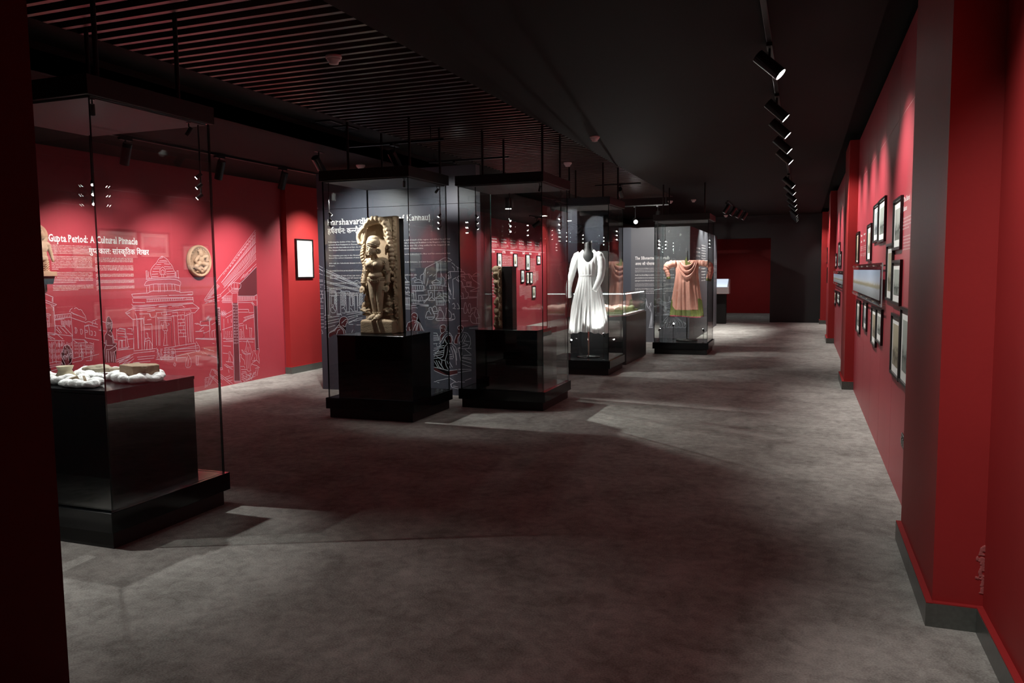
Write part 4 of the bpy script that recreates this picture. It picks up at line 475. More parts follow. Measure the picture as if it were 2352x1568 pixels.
# ------------------------------------------------------------------ print on the walls
WL = XL+.0012
pw = place_x(WL)
PAR_E = ["By the 4th and 5th centuries CE, north India was largely decentralised into small states and republics. After a brief period under the influence of the Kushans, Awadh folded into the Gupta Empire, slowly becoming its heartland and the very the Golden Age of India. When Chandragupta I became king of Magadha, he expanded the empire to include Awadh and Prayaga.",
 "His son Samudragupta's Ashvamedha and Dakshinapatha campaigns, etched in his Prayag Prashasti (the pillar at Prayaga), report in the region around 335-375 CE, cementing his spot as the king of his empire. Gupta coins and seals often turn up in Awadh's towns, and Ayodhya served as a political and cultural hub. Under Chandragupta II and his son Kumaragupta I, imperial roads and grants tied the polity strong, blending royal might with developments in economic, educational and cultural activities.",
 "The Guptas were staunch patrons of the arts and were instrumental in reviving Hinduism as a central centre. They revolutionised temple architecture, pioneering the Nagara Style, characterised by a beehive-shaped tower or shikhara, and standardised the depiction of Hindu deities. Gupta rulers and art thrive in the Gangetic plains. Buddhism and nearby regions excelled in terracotta art.",
 "The Sarnath School of Art also evolved here during this period, visible in the use of Chunar sandstone, the diaphanous depiction of the Buddha's garments, and the elaborate medallion (halo) around his head."]
PAR_H = "चौथी और पाचवी शताबदी तक उतर भारत छोटे राजयो और गणराजयो मे बट चुका था। कुषाणो के बाद अवध गुपत सामराजय मे आया और भारत का सवरण युग आरमभ हुआ। समुदरगुपत के अभियान परयाग परशसति मे दरज है। गुपत काल के सिकके और मुहरे अवध के नगरो से मिलती है।"
for v in serif_text('A'), : pass
title = serif_text("Gupta Period: A Cultural Pinnacle")
title.put('title_lettering', pw, 5.83, 1.822, width=1.13, sy=.105, parent=wall_left)
hindi_text(["गु", ('h', "प"), "तकाल:", ' ', "सां", ('h', "स"), "कृित", "क", ' ', "िश", "खर"]).put('hindi_title_lettering', pw, 6.30, 1.708, width=.82, sy=.085, parent=wall_left)
v = 1.792
for p, h, ch in zip(PAR_E, (.095, .145, .118, .06), (62, 62, 62, 62)):
    paragraph('paragraph_lettering', p, pw, 5.845, v, .485, h, M['white_print'], wall_left, chars=ch); v -= h+.018
v = 1.668
for h in (.065, .075, .05, .05, .045):
    paragraph('paragraph_lettering', PAR_H, pw, 6.37, v, .51, h, M['white_print'], wall_left, chars=78 if h < .06 else 58); v -= h+.018
fill_print('mural_shade', decode(LEFT_FILL), place_x(XL+.0006), M['fill_dark'], wall_left)
line_print('mural_drawing', soft(decode(LEFT_LINES)), pw, .0052, M['line_pink'], wall_left)

# timeline wall seen through the cases
pt = place_x(-7.098)
for i in range(6):
    u = 17.72+i*.66
    for dz in (2.27, 2.20): Ink_ = Ink(); Ink_.add(text_tris(('Nawabs of Awadh', 'Early Rule', 'Court of Lucknow', 'First Treaty', 'Annexation', 'Uprising')[i], .01)); Ink_.put('heading_lettering', pt, u, dz, width=.38, sy=.06, parent=wall_time)
    paragraph('paragraph_lettering', "The rulers of the province and the events of their reign are set out in order along this line.", pt, u, 2.17, .5, .10, M['white_print'], wall_time, chars=34)
box('timeline_rule', M['white_print'], (-7.1, -7.097, 17.7, 21.9, 2.025, 2.033), wall_time)
for u, yr in ((17.72, '1764'), (18.45, '1773'), (19.0, '1801'), (19.95, '1847'), (20.5, '1856'), (21.3, '1857')):
    k = Ink(); k.add(text_tris(yr, .02)); k.put('year_lettering', pt, u, 1.945, width=.22, sy=.075, parent=wall_time)
for u, v, w, h in ((18.4, 1.9, .72, .42), (19.56, 1.88, .55, .36), (20.58, 1.86, .45, .55), (17.55, 1.52, .36, .75), (19.7, 1.12, .4, .3), (20.1, 1.10, .55, .38), (20.8, 1.46, .3, .35), (21.0, 1.5, .3, .3)):
    n = max(1, int(h/.14))
    paragraph('paragraph_lettering', "The Nawab moved the capital and the court drew poets, musicians and painters from the north. After the treaty the province was ruled from Lucknow until its annexation and the great uprising that followed a year later.", pt, u, v, w, h, M['white_print'], wall_time, chars=24)

# costume text wall
pa = place_y(15.998)
serif_text("The Silhouettes of Awadh").put('title_lettering', pa, -3.235, 1.692, width=.70, sy=.088, parent=aw)
hindi_text(["अवध", ' ', "की", ' ', "पोशाक"]).put('hindi_title_lettering', pa, -3.235, 1.578, width=.40, sy=.075, parent=aw)
v = 1.53
for h in (.10, .17, .07, .13):
    paragraph('paragraph_lettering', "Awadh's dress blended Mughal cut with local weaving. Fine muslin, chikan needlework, gota and zardozi were worn at court by men and women alike. The angarkha and the farshi pyjama gave the city its silhouette and the long trailing skirts their grace.", pa, -3.235, v, .80, h, M['white_print'], aw, chars=88); v -= h+.025
line_print('line_drawing', soft(decode(AWADH_LINES), 2, 4), pa, .009, M['line_white'], aw)['kind'] = 'stuff'
ps = place_x(-2.128)
for u, v, w, h in ((16.5, 2.05, .35, .12), (16.5, 1.92, .35, .10), (16.5, 1.74, .35, .10), (16.95, 1.98, .7, .5), (16.95, 1.4, .7, .25), (17.9, 2.05, .8, .35), (17.9, 1.6, .8, .4), (20.6, 1.75, .55, .15), (20.6, 1.52, .55, .1), (20.6, 1.38, .55, .12), (20.6, 1.22, .55, .06)):
    paragraph('paragraph_lettering', "Garments of the court were cut from silk and brocade, embroidered with gold wire, sequins and beads, and were kept with care for feasts and weddings.", ps, u, v, w, h, M['white_print'], aw, chars=26)

# right wall lettering
pr = place_x(XR-.0012)
def rtext(body, y, z, w, h): k = Ink(); k.add(text_tris(body, .015)); k.put('heading_lettering', pr, y, z, width=w, sy=h, parent=wall_right, flip=True)
rtext("The Sharqi", 5.60, 1.868, .30, .045); rtext("Sultanate", 5.60, 1.812, .18, .045)
paragraph('paragraph_lettering', "The Sharqi rulers of Jaunpur ruled much of the eastern plain and raised mosques with tall arched pylons facing the court, a form found nowhere else in the north.", pr, 5.60, 1.775, .40, .085, M['white_print'], wall_right, flip=True, chars=44)
paragraph('paragraph_lettering', "European artists who travelled up the river drew these ruins, the ghats and the gardens, and their prints were engraved and coloured by hand in London, then sold in sets to the public who had never seen the country.", pr, 5.56, 1.66, .40, .10, M['white_print'], wall_right, flip=True, chars=44)
for y in (9.52, 9.08):
    rtext("Views of" if y > 9.3 else "Ruins", y, 1.80, .22, .035); rtext("Oudh", y, 1.735, .18, .035)
    paragraph('paragraph_lettering', "Aquatint views of the river front and the gateways of the old town.", pr, y, 1.70, .34, .06, M['white_print'], wall_right, flip=True, chars=26)
    paragraph('paragraph_lettering', "Drawn on the spot and later engraved in London for sale.", pr, y, 1.62, .34, .05, M['white_print'], wall_right, flip=True, chars=26)
rtext("Lucknow", 7.98, 1.055, .3, .03)
paragraph('paragraph_lettering', "The city seen from the river bank.", pr, 7.98, 1.02, .32, .09, M['white_print'], wall_right, flip=True, chars=18)
# ================================================================== LAMPS
def aim(d):
    return Vector(d).to_track_quat('-Z', 'Y').to_euler()
_lamp = {}
def track_lamp(loc, d, label, power, group, name='track_spotlight', beam=None, size=52, blend=.35, L=.205, R=.043, drop=.13, recess=.035, tint=(1, .97, .92), lit=True):
    """loc: point on the rail; the head hangs below it and points along d"""
    root = thing(name, loc, label, 'spotlight', group)
    key = (L, R, recess)
    if key not in _lamp:
        b = MB(); b.lathe((0, 0, 0), [(R, L*.5), (R, -L*.5), (R*.93, -L*.5), (R*.93, -L*.5+recess)], 20)
        body = b.build('lamp_head', M['black_metal'], smooth=False)
        lens = MB().cyl((0, 0, -L*.5+recess-.001), (0, 0, -L*.5+recess-.004), R*.9, n=20).build('lens', M['lens'])
        ad = MB().box(-.018, .018, -.07, .07, -.024, 0).build('adapter', M['black_metal'])
        stem = MB().cyl((0, 0, -.02), (0, 0, -drop), .008, n=8).build('stem', M['black_metal'])
        for p in (body, lens, ad, stem): COL.objects.unlink(p)
        _lamp[key] = (body, lens, ad, stem)
    body, lens, ad, stem = _lamp[key]
    e = aim(d); c = Vector((0, 0, -drop))
    for p in (ad, stem):
        o = p.copy(); COL.objects.link(o); o.parent = root
    for p in (body, lens):
        o = p.copy(); COL.objects.link(o); o.parent = root; o.location = c; o.rotation_euler = e
    if power:
        ld = bpy.data.lights.new('spot', 'SPOT'); ld.energy = power; ld.spot_size = math.radians(size); ld.spot_blend = blend
        ld.shadow_soft_size = .022; ld.color = tint
        lo = bpy.data.objects.new('spot', ld); COL.objects.link(lo); lo.parent = root
        lo.location = c+Vector(d).normalized()*(L*.5+.03); lo.rotation_euler = aim(beam) if beam else e
    return root
def rail(p0, p1, label, w=.034, h=.024):
    p0, p1 = Vector(p0), Vector(p1); c = (p0+p1)/2; d = (p1-p0)
    o = MB()
    if abs(d.x) > abs(d.y): o.box(min(p0.x, p1.x), max(p0.x, p1.x), c.y-w/2, c.y+w/2, c.z, c.z+h)
    else: o.box(c.x-w/2, c.x+w/2, min(p0.y, p1.y), max(p0.y, p1.y), c.z, c.z+h)
    return tag(o.build('light_track', M['black_metal'], bevel=.002), label, 'light track')
NTH = ['nearest the camera', 'second', 'third', 'fourth', 'fifth', 'sixth', 'seventh', 'eighth', 'ninth', 'tenth', 'eleventh', 'twelfth', 'thirteenth', 'fourteenth']
# right-hand track
XT = -.235
rail((XT, -2, 2.925), (XT, 22.6, 2.925), 'long straight black light track on the right-hand ceiling')
ys = [5.56, 7.14, 8.05, 9.11, 10.05, 13.0, 14.2, 15.6, 16.9, 18.1, 20.0, 20.8, 21.5, 22.2]
for i, y in enumerate(ys):
    lab = 'black cylinder spotlight aimed at the right wall, ' + ('glaring, nearest the camera on its track' if i == 0 else '%s from the camera along the right-hand track' % NTH[i])
    track_lamp((XT, y, 2.925), (1, .03 if i else -.14, -.95), lab, P_RIGHT if i < 10 else P_RIGHT*.7, 'spotlights on the right-hand track', recess=.006, size=88, blend=1.0, beam=(1, 0, -1.45))
# left wall track
rail((-6.0, 2.2, 2.756), (-6.0, 10.9, 2.756), 'black light track running along the lowered ceiling beside the mural wall')
for i, (y, pw_) in enumerate(((5.76, 1.0), (7.03, 1.0), (8.14, 1.0), (10.0, .78))):
    track_lamp((-6.0, y, 2.756), (-.42, .12, -1), 'black spotlight aimed at the mural wall, %s' % ['behind the left glass case', 'second along its track', 'third, right of the left glass case', 'last, lighting the red column'][i], P_LEFT*pw_, 'spotlights facing the mural wall', size=82, blend=.95, drop=.15, recess=.07, beam=(-1, .42, -1.3) if i < 3 else (-1, 0, -.95))
# the short tracks across the gallery
rail((-5.40, 7.36, 2.80), (-3.45, 7.36, 2.80), 'short black light track hung across in front of the navy panel')
for rx in (-5.3, -3.6): tag(MB().cyl((rx, 7.36, 2.824), (rx, 7.36, 3.0 if rx > -4.6 else 2.78+.06), .006).build('track_hanger', M['black_metal']), 'thin black hanger holding the %s end of the short track' % ('left' if rx < -5 else 'right'), 'hanger')
track_lamp((-4.95, 7.36, 2.80), (.0, 1, -.95), 'black spotlight on the short cross track, above the left case corner', P_PANEL, 'spotlights over the navy panel', size=92, blend=1.0, drop=.16)
track_lamp((-4.02, 7.36, 2.80), (.05, 1, -.95), 'black spotlight on the short cross track, above the statue case', P_PANEL*.6, 'spotlights over the navy panel', size=92, blend=1.0, drop=.16)
rail((-4.42, 8.98, 2.83), (-3.35, 8.98, 2.83), 'short black light track behind the navy panel above the second case')
track_lamp((-4.05, 8.98, 2.83), (2.4, -2.3, -2.7), 'black spotlight on the track behind the navy panel', 420, None, drop=.16, size=62, blend=.6)
for rx in (-4.35, -3.42): tag(MB().cyl((rx, 8.98, 2.854), (rx, 8.98, ZC if rx < -4.22 else 3.32), .006).build('track_hanger', M['black_metal']), 'thin black hanger of the track behind the navy panel, %s one' % ('left' if rx < -4 else 'right'), 'hanger')
rail((-3.5, 15.68, 2.74), (-2.5, 15.68, 2.74), 'short black light track hung before the grey costume wall')
for rx in (-3.45, -2.56): tag(MB().cyl((rx, 15.68, 2.764), (rx, 15.68, 3.0), .006).build('track_hanger', M['black_metal']), 'thin black hanger of the track before the grey wall, %s' % ('left one' if rx < -3 else 'right one'), 'hanger')
track_lamp((-3.17, 15.68, 2.74), (.30, -1, -.30), 'dazzling spotlight turned towards the camera before the grey wall', 125, None, size=54, blend=.6, drop=.28, recess=.004, beam=(.12, -1, -.32))
track_lamp((-2.72, 15.68, 2.74), (.0, -1, -1.4), 'small spotlight beside the dazzling one on the short track', 60, None, size=60, blend=.6, drop=.2)
rail((-3.4, 13.35, ZC-.025), (-2.6, 13.35, ZC-.025), 'added short black light track under the slats behind the white dress case')
track_lamp((-2.95, 13.35, ZC-.025), (0, 1, -.55), 'added black spotlight lighting the grey costume wall from behind the white dress case', 330, None, size=70, blend=.8)  # lamp and its track added to brighten the front of the costume wall
# group of four on the far ceiling, washing the floor and the costume wall
rail((-1.75, 17.6, 2.925), (-1.35, 21.2, 2.925), 'short light track on the far ceiling right of the last case')
for i in range(4):
    track_lamp((-1.60+.07*i, 17.9+.85*i, 2.925), (-.62, -.1, -1), 'black spotlight in the far group of four, %s' % ['nearest', 'second', 'third', 'farthest'][i], 165, 'four spotlights on the far ceiling', size=95, blend=.7, beam=(-.42, -.05, -1))
# pendant downlights beyond the second case
for i, (x, y) in enumerate(((-4.95, 13.2), (-4.92, 15.2), (-4.9, 16.9))):
    r = thing('pendant_downlight', (x, y, ZL), 'black cylinder downlight beyond the second case, %s of three' % ['left', 'middle', 'right'][i], 'downlight', 'cylinder downlights beyond the cases')
    MB().cyl((x, y, ZL), (x, y, ZL-.19), .062, n=20).build('housing', M['black_metal'], r)
    MB().cyl((x, y, ZL-.191), (x, y, ZL-.195), .052, n=20).build('lens', M['lens'], r)
    ld = bpy.data.lights.new('spot', 'SPOT'); ld.energy = 40; ld.spot_size = math.radians(90); ld.spot_blend = .7; ld.shadow_soft_size = .04
    lo = bpy.data.objects.new('spot', ld); COL.objects.link(lo); lo.location = (x, y, ZL-.22); attach(lo, r)
r = thing('pendant_downlight', (-1.6, 25.6, ZC), 'added unseen cylinder downlight in the dark red room beyond the opening', 'downlight')  # added out of sight above the header to light the far red wall
MB().cyl((-1.6, 25.6, ZC), (-1.6, 25.6, ZC-.19), .062, n=20).build('housing', M['black_metal'], r)
MB().cyl((-1.6, 25.6, ZC-.191), (-1.6, 25.6, ZC-.195), .052, n=20).build('lens', M['lens'], r)
ld = bpy.data.lights.new('spot', 'SPOT'); ld.energy = 30; ld.spot_size = math.radians(150); ld.spot_blend = .7; ld.shadow_soft_size = .04
lo = bpy.data.objects.new('spot', ld); COL.objects.link(lo); lo.location = (-1.6, 25.6, ZC-.22); attach(lo, r)
# lamps that light the timeline wall
rail((-6.0, 17.4, 2.756), (-6.0, 22.0, 2.756), 'light track in front of the far red timeline wall')
for i in range(5):
    track_lamp((-6.0, 17.9+.95*i, 2.756), (-1, 0, -.7), 'black spotlight facing the timeline wall, %s from the left' % ['first', 'second', 'third', 'fourth', 'fifth'][i], 120, 'spotlights facing the timeline wall', size=88, blend=.6, drop=.15, beam=(-1, 0, -1.3))
# foreground ceiling lamps behind and beside the camera
for i, (x, y, d, p, bm) in enumerate(((XT, 2.2, (1, .1, -.95), 125, (1, .2, -1.1)), (XT, .9, (.5, .5, -1), 12, None), (-5.6, 2.12, (2.6, .45, -2.6), 160, None))):
    track_lamp((x, y, 2.925 if x > -4.6 else ZL), d, 'black spotlight out of view %s' % ['at the right above the near column', 'above the camera', 'at the left beyond the dark wall end'][i], p, None, size=(94, 70, 44)[i], blend=.7, beam=bm, recess=(.03, .03, .12)[i])

# ceiling fittings
for i, (x, y, z, s) in enumerate(((-3.055, 4.758, ZC, 'on the slats at upper left'), (-2.199, 8.622, ZC, 'on the plain ceiling beside the slats'), (-3.057, 10.49, ZC, 'on the slats above the second case'),
        (-2.198, 17.0, ZC, 'on the far ceiling above the last case'), (-2.70, 17.1, ZC, 'on the far ceiling left of the last case'), (-2.0, 22.2, ZC, 'on the far ceiling by the black header'), (-5.066, 8.41, ZL, 'on the lowered ceiling left of the statue case rods'))):
    r = thing('smoke_detector', (x, y, z), 'small white smoke detector %s' % s, 'smoke detector')
    MB().lathe((x, y, z), [(.054, 0), (.056, -.012), (.052, -.022)]).build('base', M['detector'], r, True)
    MB().lathe((x, y, z), [(.048, -.0225), (.046, -.032), (.034, -.040), (.032, -.055), (.012, -.060)]).build('sensor_head', M['detector'], r, True)
for i, y in enumerate((6.75, 7.05)):
    r = thing('ceiling_vent', (-4.41, y, ZC), 'black vent grille in the dark ceiling band, %s one' % ('nearer' if i == 0 else 'farther'), 'vent')
    b = MB(); b.box(-4.5, -4.32, y-.11, y-.095, ZC-.014, ZC); b.box(-4.5, -4.32, y+.095, y+.11, ZC-.014, ZC); b.box(-4.5, -4.485, y-.095, y+.095, ZC-.014, ZC); b.box(-4.335, -4.32, y-.095, y+.095, ZC-.014, ZC)
    b.build('frame', M['black_matt'], r)
    for k in range(7): box('louvre', M['black_matt'], (-4.484, -4.336, y-.088+.026*k, y-.078+.026*k, ZC-.012, ZC-.002), r)

# ================================================================== GLASS CASES
def mini_head(b, c, d, r=.011, L=.042):
    c = Vector(c); d = Vector(d).normalized()
    b.cyl(c-d*L*.5, c+d*L*.5, r, n=10)
    b.cyl(c+d*(L*.5+.0003), c+d*(L*.5+.0015), r*.86, n=10, mi=1)
def display_case(x0, x1, y0, y1, label, ztop=2.375, rods=None, posts=(), caps=(), post_len=.44, target=None, base=.205, glass_in=.022):
    cx, cy = (x0+x1)/2, (y0+y1)/2
    R = thing('display_case', (cx, cy, 0), label, 'display case', 'tall glass display cases')
    box('plinth', M['black_matt'], (x0+.03, x1-.03, y0+.03, y1-.03, 0, .095), R)
    box('base_tray', M['black'], (x0, x1, y0, y1, .095, base), R, bevel=.002)
    t = .010; a, b_, c_, d_ = x0+glass_in, x1-glass_in, y0+glass_in, y1-glass_in
    for dims, ax in (((a, b_, c_, c_+t, base, ztop), 1), ((a, b_, d_-t, d_, base, ztop), 1), ((a, a+t, c_+t+.0005, d_-t-.0005, base, ztop), 0), ((b_-t, b_, c_+t+.0005, d_-t-.0005, base, ztop), 0)):
        o = box('glass_pane', M['glass'], dims, R); o.data.materials.append(M['glass_edge'])
        for p in o.data.polygons:
            if abs(p.normal[ax]) < .5: p.material_index = 1
    box('roof', M['black_matt'], (x0, x1, y0, y1, ztop+.002, ztop+.104), R, bevel=.003)
    box('roof_lining', M['liner'], (a+t+.004, b_-t-.004, c_+t+.004, d_-t-.004, ztop-.008, ztop+.0015), R)
    for (x, y) in rods or ((x0+.28, y0+.1), (x1-.04, y0+.1), (x1-.04, y1-.25), (x0+.28, y1-.25)):
        top = 3.32 if (-4.2 < x < -2.515 and y < 16) else ZC if x > -2.515 or y > 16 else (ZC if x > -4.6 else ZL)
        MB().cyl((x, y, ztop+.104), (x, y, top), .013, n=10).build('hanging_rod', M['black_metal'], R)
    for (x, y, d, lit) in posts:
        p = MB().cyl((x, y, ztop-.008), (x, y, ztop-post_len), .0055, n=8).build('light_post', M['black_metal'], R)
        for k in range(3):
            hb = MB(); h = Vector(d).normalized()
            c = Vector((x, y, ztop-post_len+.012+.062*k))+h*.012
            mini_head(hb, c, d)
            hb.build('mini_spot', [M['black_metal'], M['mini_lens']], p)
    for (x, y, d) in caps:
        hb = MB(); hb.cyl((x, y, ztop-.008), (x, y, ztop-.035), .004, n=8); hb.cyl((x, y, ztop-.008), (x, y, ztop-.012), .014, n=10)
        mini_head(hb, (x, y, ztop-.06), d, .013, .055)
        hb.build('cap_spot', [M['black_metal'], M['black']], R)
    return R
def case_light(parent, loc, tgt, power, size=60, blend=.6, soft=.02, col=(1, .98, .95)):
    ld = bpy.data.lights.new('case_spot', 'SPOT'); ld.energy = power; ld.spot_size = math.radians(size); ld.spot_blend = blend
    ld.shadow_soft_size = soft; ld.color = col
    lo = bpy.data.objects.new('case_spot', ld); COL.objects.link(lo); lo.location = loc
    lo.rotation_euler = aim(Vector(tgt)-Vector(loc)); attach(lo, parent)
def pedestal(x0, x1, y0, y1, label, z0=.205, z1=.84):
    r = thing('pedestal', ((x0+x1)/2, (y0+y1)/2, z0), label, 'pedestal')
    box('body', M['black'], (x0+.004, x1-.004, y0+.004, y1-.004, z0, z1-.02), r)
    box('top_board', M['black'], (x0, x1, y0, y1, z1-.0195, z1), r, bevel=.002)
    return r
c1 = display_case(-4.41, -3.405, 3.045, 3.96, 'glass display case at far left holding cotton and stone fragments',
    posts=((-4.35, 3.89, (.7, -.6, -.8), 1), (-3.47, 3.89, (-.7, -.6, -.8), 1)), caps=((-3.46, 3.80, (-.6, -.3, -1)), (-3.46, 3.12, (-.3, .3, -1))))
pedestal(-4.25, -3.505, 3.15, 3.80, 'glossy black pedestal under the cotton and fragments')
case_light(c1, (-4.30, 3.82, 2.05), (-3.9, 3.45, .84), 90)
case_light(c1, (-3.50, 3.84, 2.05), (-3.75, 3.45, .84), 50)
c2 = display_case(-4.535, -3.53, 6.725, 7.63, 'glass display case around the standing goddess statue', rods=((-4.255, 6.83), (-3.57, 6.83), (-3.57, 7.50), (-4.255, 7.50)),
    posts=((-4.47, 7.55, (.6, -.6, -.9), 1), (-4.47, 6.80, (.6, .7, -.9), 1), (-3.60, 7.55, (-.6, -.6, -.9), 1)), caps=((-3.62, 6.80, (-.3, .5, -1)), (-3.62, 7.52, (-.6, -.4, -.9))))
pedestal(-4.43, -3.67, 6.80, 7.40, 'glossy black pedestal under the goddess statue')
case_light(c2, (-4.46, 6.79, 2.2), (-4.08, 7.12, 1.45), 105, 80)
case_light(c2, (-4.44, 6.84, 1.98), (-4.10, 7.12, 1.0), 14, 80)
case_light(c2, (-3.64, 6.82, 2.28), (-4.02, 7.15, 1.5), 9, 70)
c3 = display_case(-3.485, -2.498, 7.68, 8.66, 'glass display case around the carved stone slab seen edge-on',
    posts=((-3.30, 7.80, (.6, .6, -.9), 1), (-3.20, 8.57, (.6, -.7, -.8), 1), (-2.58, 8.57, (-.6, -.7, -.8), 1)), caps=((-2.57, 7.78, (-.4, .4, -1)), (-2.57, 8.55, (-.4, -.4, -1))))
pedestal(-3.33, -2.615, 7.80, 8.50, 'glossy black pedestal under the edge-on carved slab')
case_light(c3, (-3.30, 7.83, 2.0), (-3.12, 8.1, 1.2), 26, 60)
case_light(c3, (-3.20, 8.50, 2.1), (-3.15, 8.1, 1.3), 16, 60)
c4 = display_case(-3.45, -2.50, 10.63, 11.60, 'glass display case around the white dress', rods=((-3.12, 10.78), (-2.62, 10.73), (-2.55, 11.35), (-3.2, 11.4)),
    posts=((-3.38, 10.72, (.6, .6, -.9), 1), (-3.38, 11.5, (.6, -.6, -.9), 1), (-2.58, 11.5, (-.6, -.6, -.9), 1)))
c5 = display_case(-2.46, -1.497, 13.70, 14.64, 'glass display case around the coral silk robe', ztop=2.32, rods=((-2.31, 13.87), (-1.67, 14.45), (-1.6, 13.85), (-2.3, 14.45)),
    posts=((-2.39, 14.55, (.6, -.6, -.9), 1), (-1.57, 14.55, (-.6, -.6, -.9), 1), (-2.39, 13.78, (.6, .6, -.9), 1)))
case_light(c4, (-3.32, 10.78, 2.1), (-2.95, 11.1, 1.4), 78, 80)
case_light(c4, (-2.64, 11.44, 2.15), (-2.9, 11.1, 1.3), 20, 80)
case_light(c5, (-2.34, 13.84, 2.05), (-1.95, 14.15, 1.3), 68, 80)
case_light(c5, (-1.62, 14.5, 2.05), (-1.9, 14.15, 1.2), 14, 80)
# little upright floor spots inside the two dress cases
for i, (x, y, zt, tx, ty, lab) in enumerate(((-3.35, 10.75, .50, -2.95, 11.1, 'front left of the white dress'), (-2.62, 10.76, .56, -2.9, 11.1, 'front right of the white dress'), (-3.3, 11.45, .4, -2.95, 11.1, 'behind the white dress on the left'), (-2.62, 11.45, .42, -2.9, 11.1, 'behind the white dress on the right'),
        (-2.36, 13.82, .42, -1.95, 14.15, 'front left of the coral robe'), (-2.22, 14.5, .46, -1.95, 14.15, 'behind the coral robe on the left'), (-1.60, 13.83, .42, -1.95, 14.15, 'front right of the coral robe'))):
    r = thing('floor_spot', (x, y, .205), 'tiny black stemmed spotlight on the case floor, %s' % lab, 'spotlight', 'tiny floor spotlights in the dress cases')
    MB().lathe((x, y, .205), [(.022, 0), (.022, .006), (.006, .008)]).build('foot', M['black_metal'], r)
    MB().cyl((x, y, .21), (x, y, zt-.01), .004, n=8).build('stem', M['black_metal'], r)
    d = Vector((tx-x, ty-y, .75)); hb = MB(); mini_head(hb, (x, y, zt), d, .015, .05)
    hb.build('lamp_head', [M['black_metal'], M['mini_lens']], r)
    case_light(r, Vector((x, y, zt))+d.normalized()*.035, (tx, ty, 1.0), (8, 15, 8, 8, 7, 5, 7)[i], 75)
# ================================================================== NAVY EXHIBIT PANEL
HY = 8.43
panel = thing('exhibit_panel', (-4.64, HY, 0), 'freestanding dark navy exhibit panel with white line drawing behind the statue case', 'exhibit panel')
box('lower_board', M['navy'], (-5.72, -3.56, HY+.002, HY+.12, .0, 2.262), panel)
box('upper_board', M['navy'], (-5.72, -3.56, HY+.002, HY+.12, 2.267, 2.70), panel)
pp = place_y(HY)
serif_text("Harshavardhana").put('title_lettering', pp, -5.575, 2.068, width=.73, sy=.105, m=M['white_print'], parent=panel)
serif_text("of Kannauj").put('title_lettering', pp, -4.58, 2.085, width=.425, sy=.105, parent=panel)
hindi_text(["ह", "ष", 'R', "व", "ध", 'R', "न:", ' ', "क", ('h', "न"), "नौज"]).put('hindi_title_lettering', pp, -5.575, 1.962, width=.50, sy=.095, parent=panel)
PH = ["Following the decline of the Gupta Empire, Northern India fell into many small states. Harsha unified much of the region, and shifted the political epicentre from Pataliputra to Kannauj. Under him, Kannauj flourished as a cosmopolitan hub of trade, learning and Buddhism in the Kingdom of Kannauj. After Harsha died without an heir, the Glory of Kannauj sparked the Tripartite Struggle (8th-10th century CE), a long conflict for the Gangetic Doab. The Gurjara-Pratiharas eventually secured the city, but their exhaustion paved the way for decentralised Rajput states.",
      "The instability gave way to the Ghaznavid invasions; Mahmud plundered the city, and it is said that they absorbed the Bhar and Pasi communities that formed the earliest inhabitants of what is now Lucknow.",
      "Although the Gahadavala dynasty briefly restored its prestige, Awadh was absorbed into the Delhi Sultanate, and later became part of the Mughal Empire."]
v = 1.875
for p, h, ch in zip(PH, (.135, .06, .06), (150, 150, 150)):
    paragraph('paragraph_lettering', p, pp, -5.57, v, 1.67, h, M['white_print'], panel, chars=ch); v -= h+.035
HH = "गुपत सामराजय के पतन के बाद उतर भारत अनेक छोटे राजयो मे बट गया। हरषवरधन ने कननौज को राजधानी बनाया और कला शिकषा तथा बौदध धरम को आशरय दिया।"
for h, w in ((.03, 1.05), (.06, 1.22), (.03, 1.1), (.03, 1.1), (.055, 1.18)):
    paragraph('paragraph_lettering', HH, pp, -5.565, v, w, h, M['white_print'], panel, chars=100 if h > .04 else 145); v -= h+.032
fill_print('figure_shade', decode(PANEL_FILL), place_y(HY+.0012), M['fill_red'], panel)
line_print('line_drawing', soft(decode(PANEL_LINES)), pp, .0056, M['line_white'], panel)

# ================================================================== GODDESS STATUE (carved stele)
SX, SYF, SZ, K = -4.105, 7.12, .84, .00086
def sp(px, w, py): return Vector((SX+(px-290)*K, SYF+.10-w*.72, SZ+(1500-py)*K))
def spr(r): return r*K
st = thing('goddess_statue', (SX, 7.2, SZ), 'buff sandstone stele carved with a standing goddess under an arch', 'statue')
outline = [(62, 1500), (60, 1340), (72, 1290), (64, 1180), (75, 1060), (58, 1000), (74, 900), (70, 800), (82, 720), (58, 640), (50, 540), (44, 450), (22, 420), (12, 360), (22, 270), (50, 222), (104, 190), (112, 132), (165, 108), (240, 104), (488, 92), (496, 500), (508, 900), (522, 1500)]
b = MB(); b.prism([(SX+(x-290)*K, SZ+(1500-y)*K) for x, y in outline], 'Y', SYF+.05, SYF+.125)
b.box(SX-.195, SX+.155, SYF-.10, SYF+.1, SZ, SZ+.135)
for i in range(14):
    a = random.Random(i); b.ball(sp(80+a.random()*370, .16+a.random()*.06, 1380+a.random()*100), (.03+.03*a.random(), .025, .03), 2)
b.ball(sp(150, .20, 1345), (.09, .05, .02), 2); b.ball(sp(330, .20, 1345), (.12, .05, .02), 2)
slab = fused('slab', b, M['stone'], st, .008, 4)
b = MB()
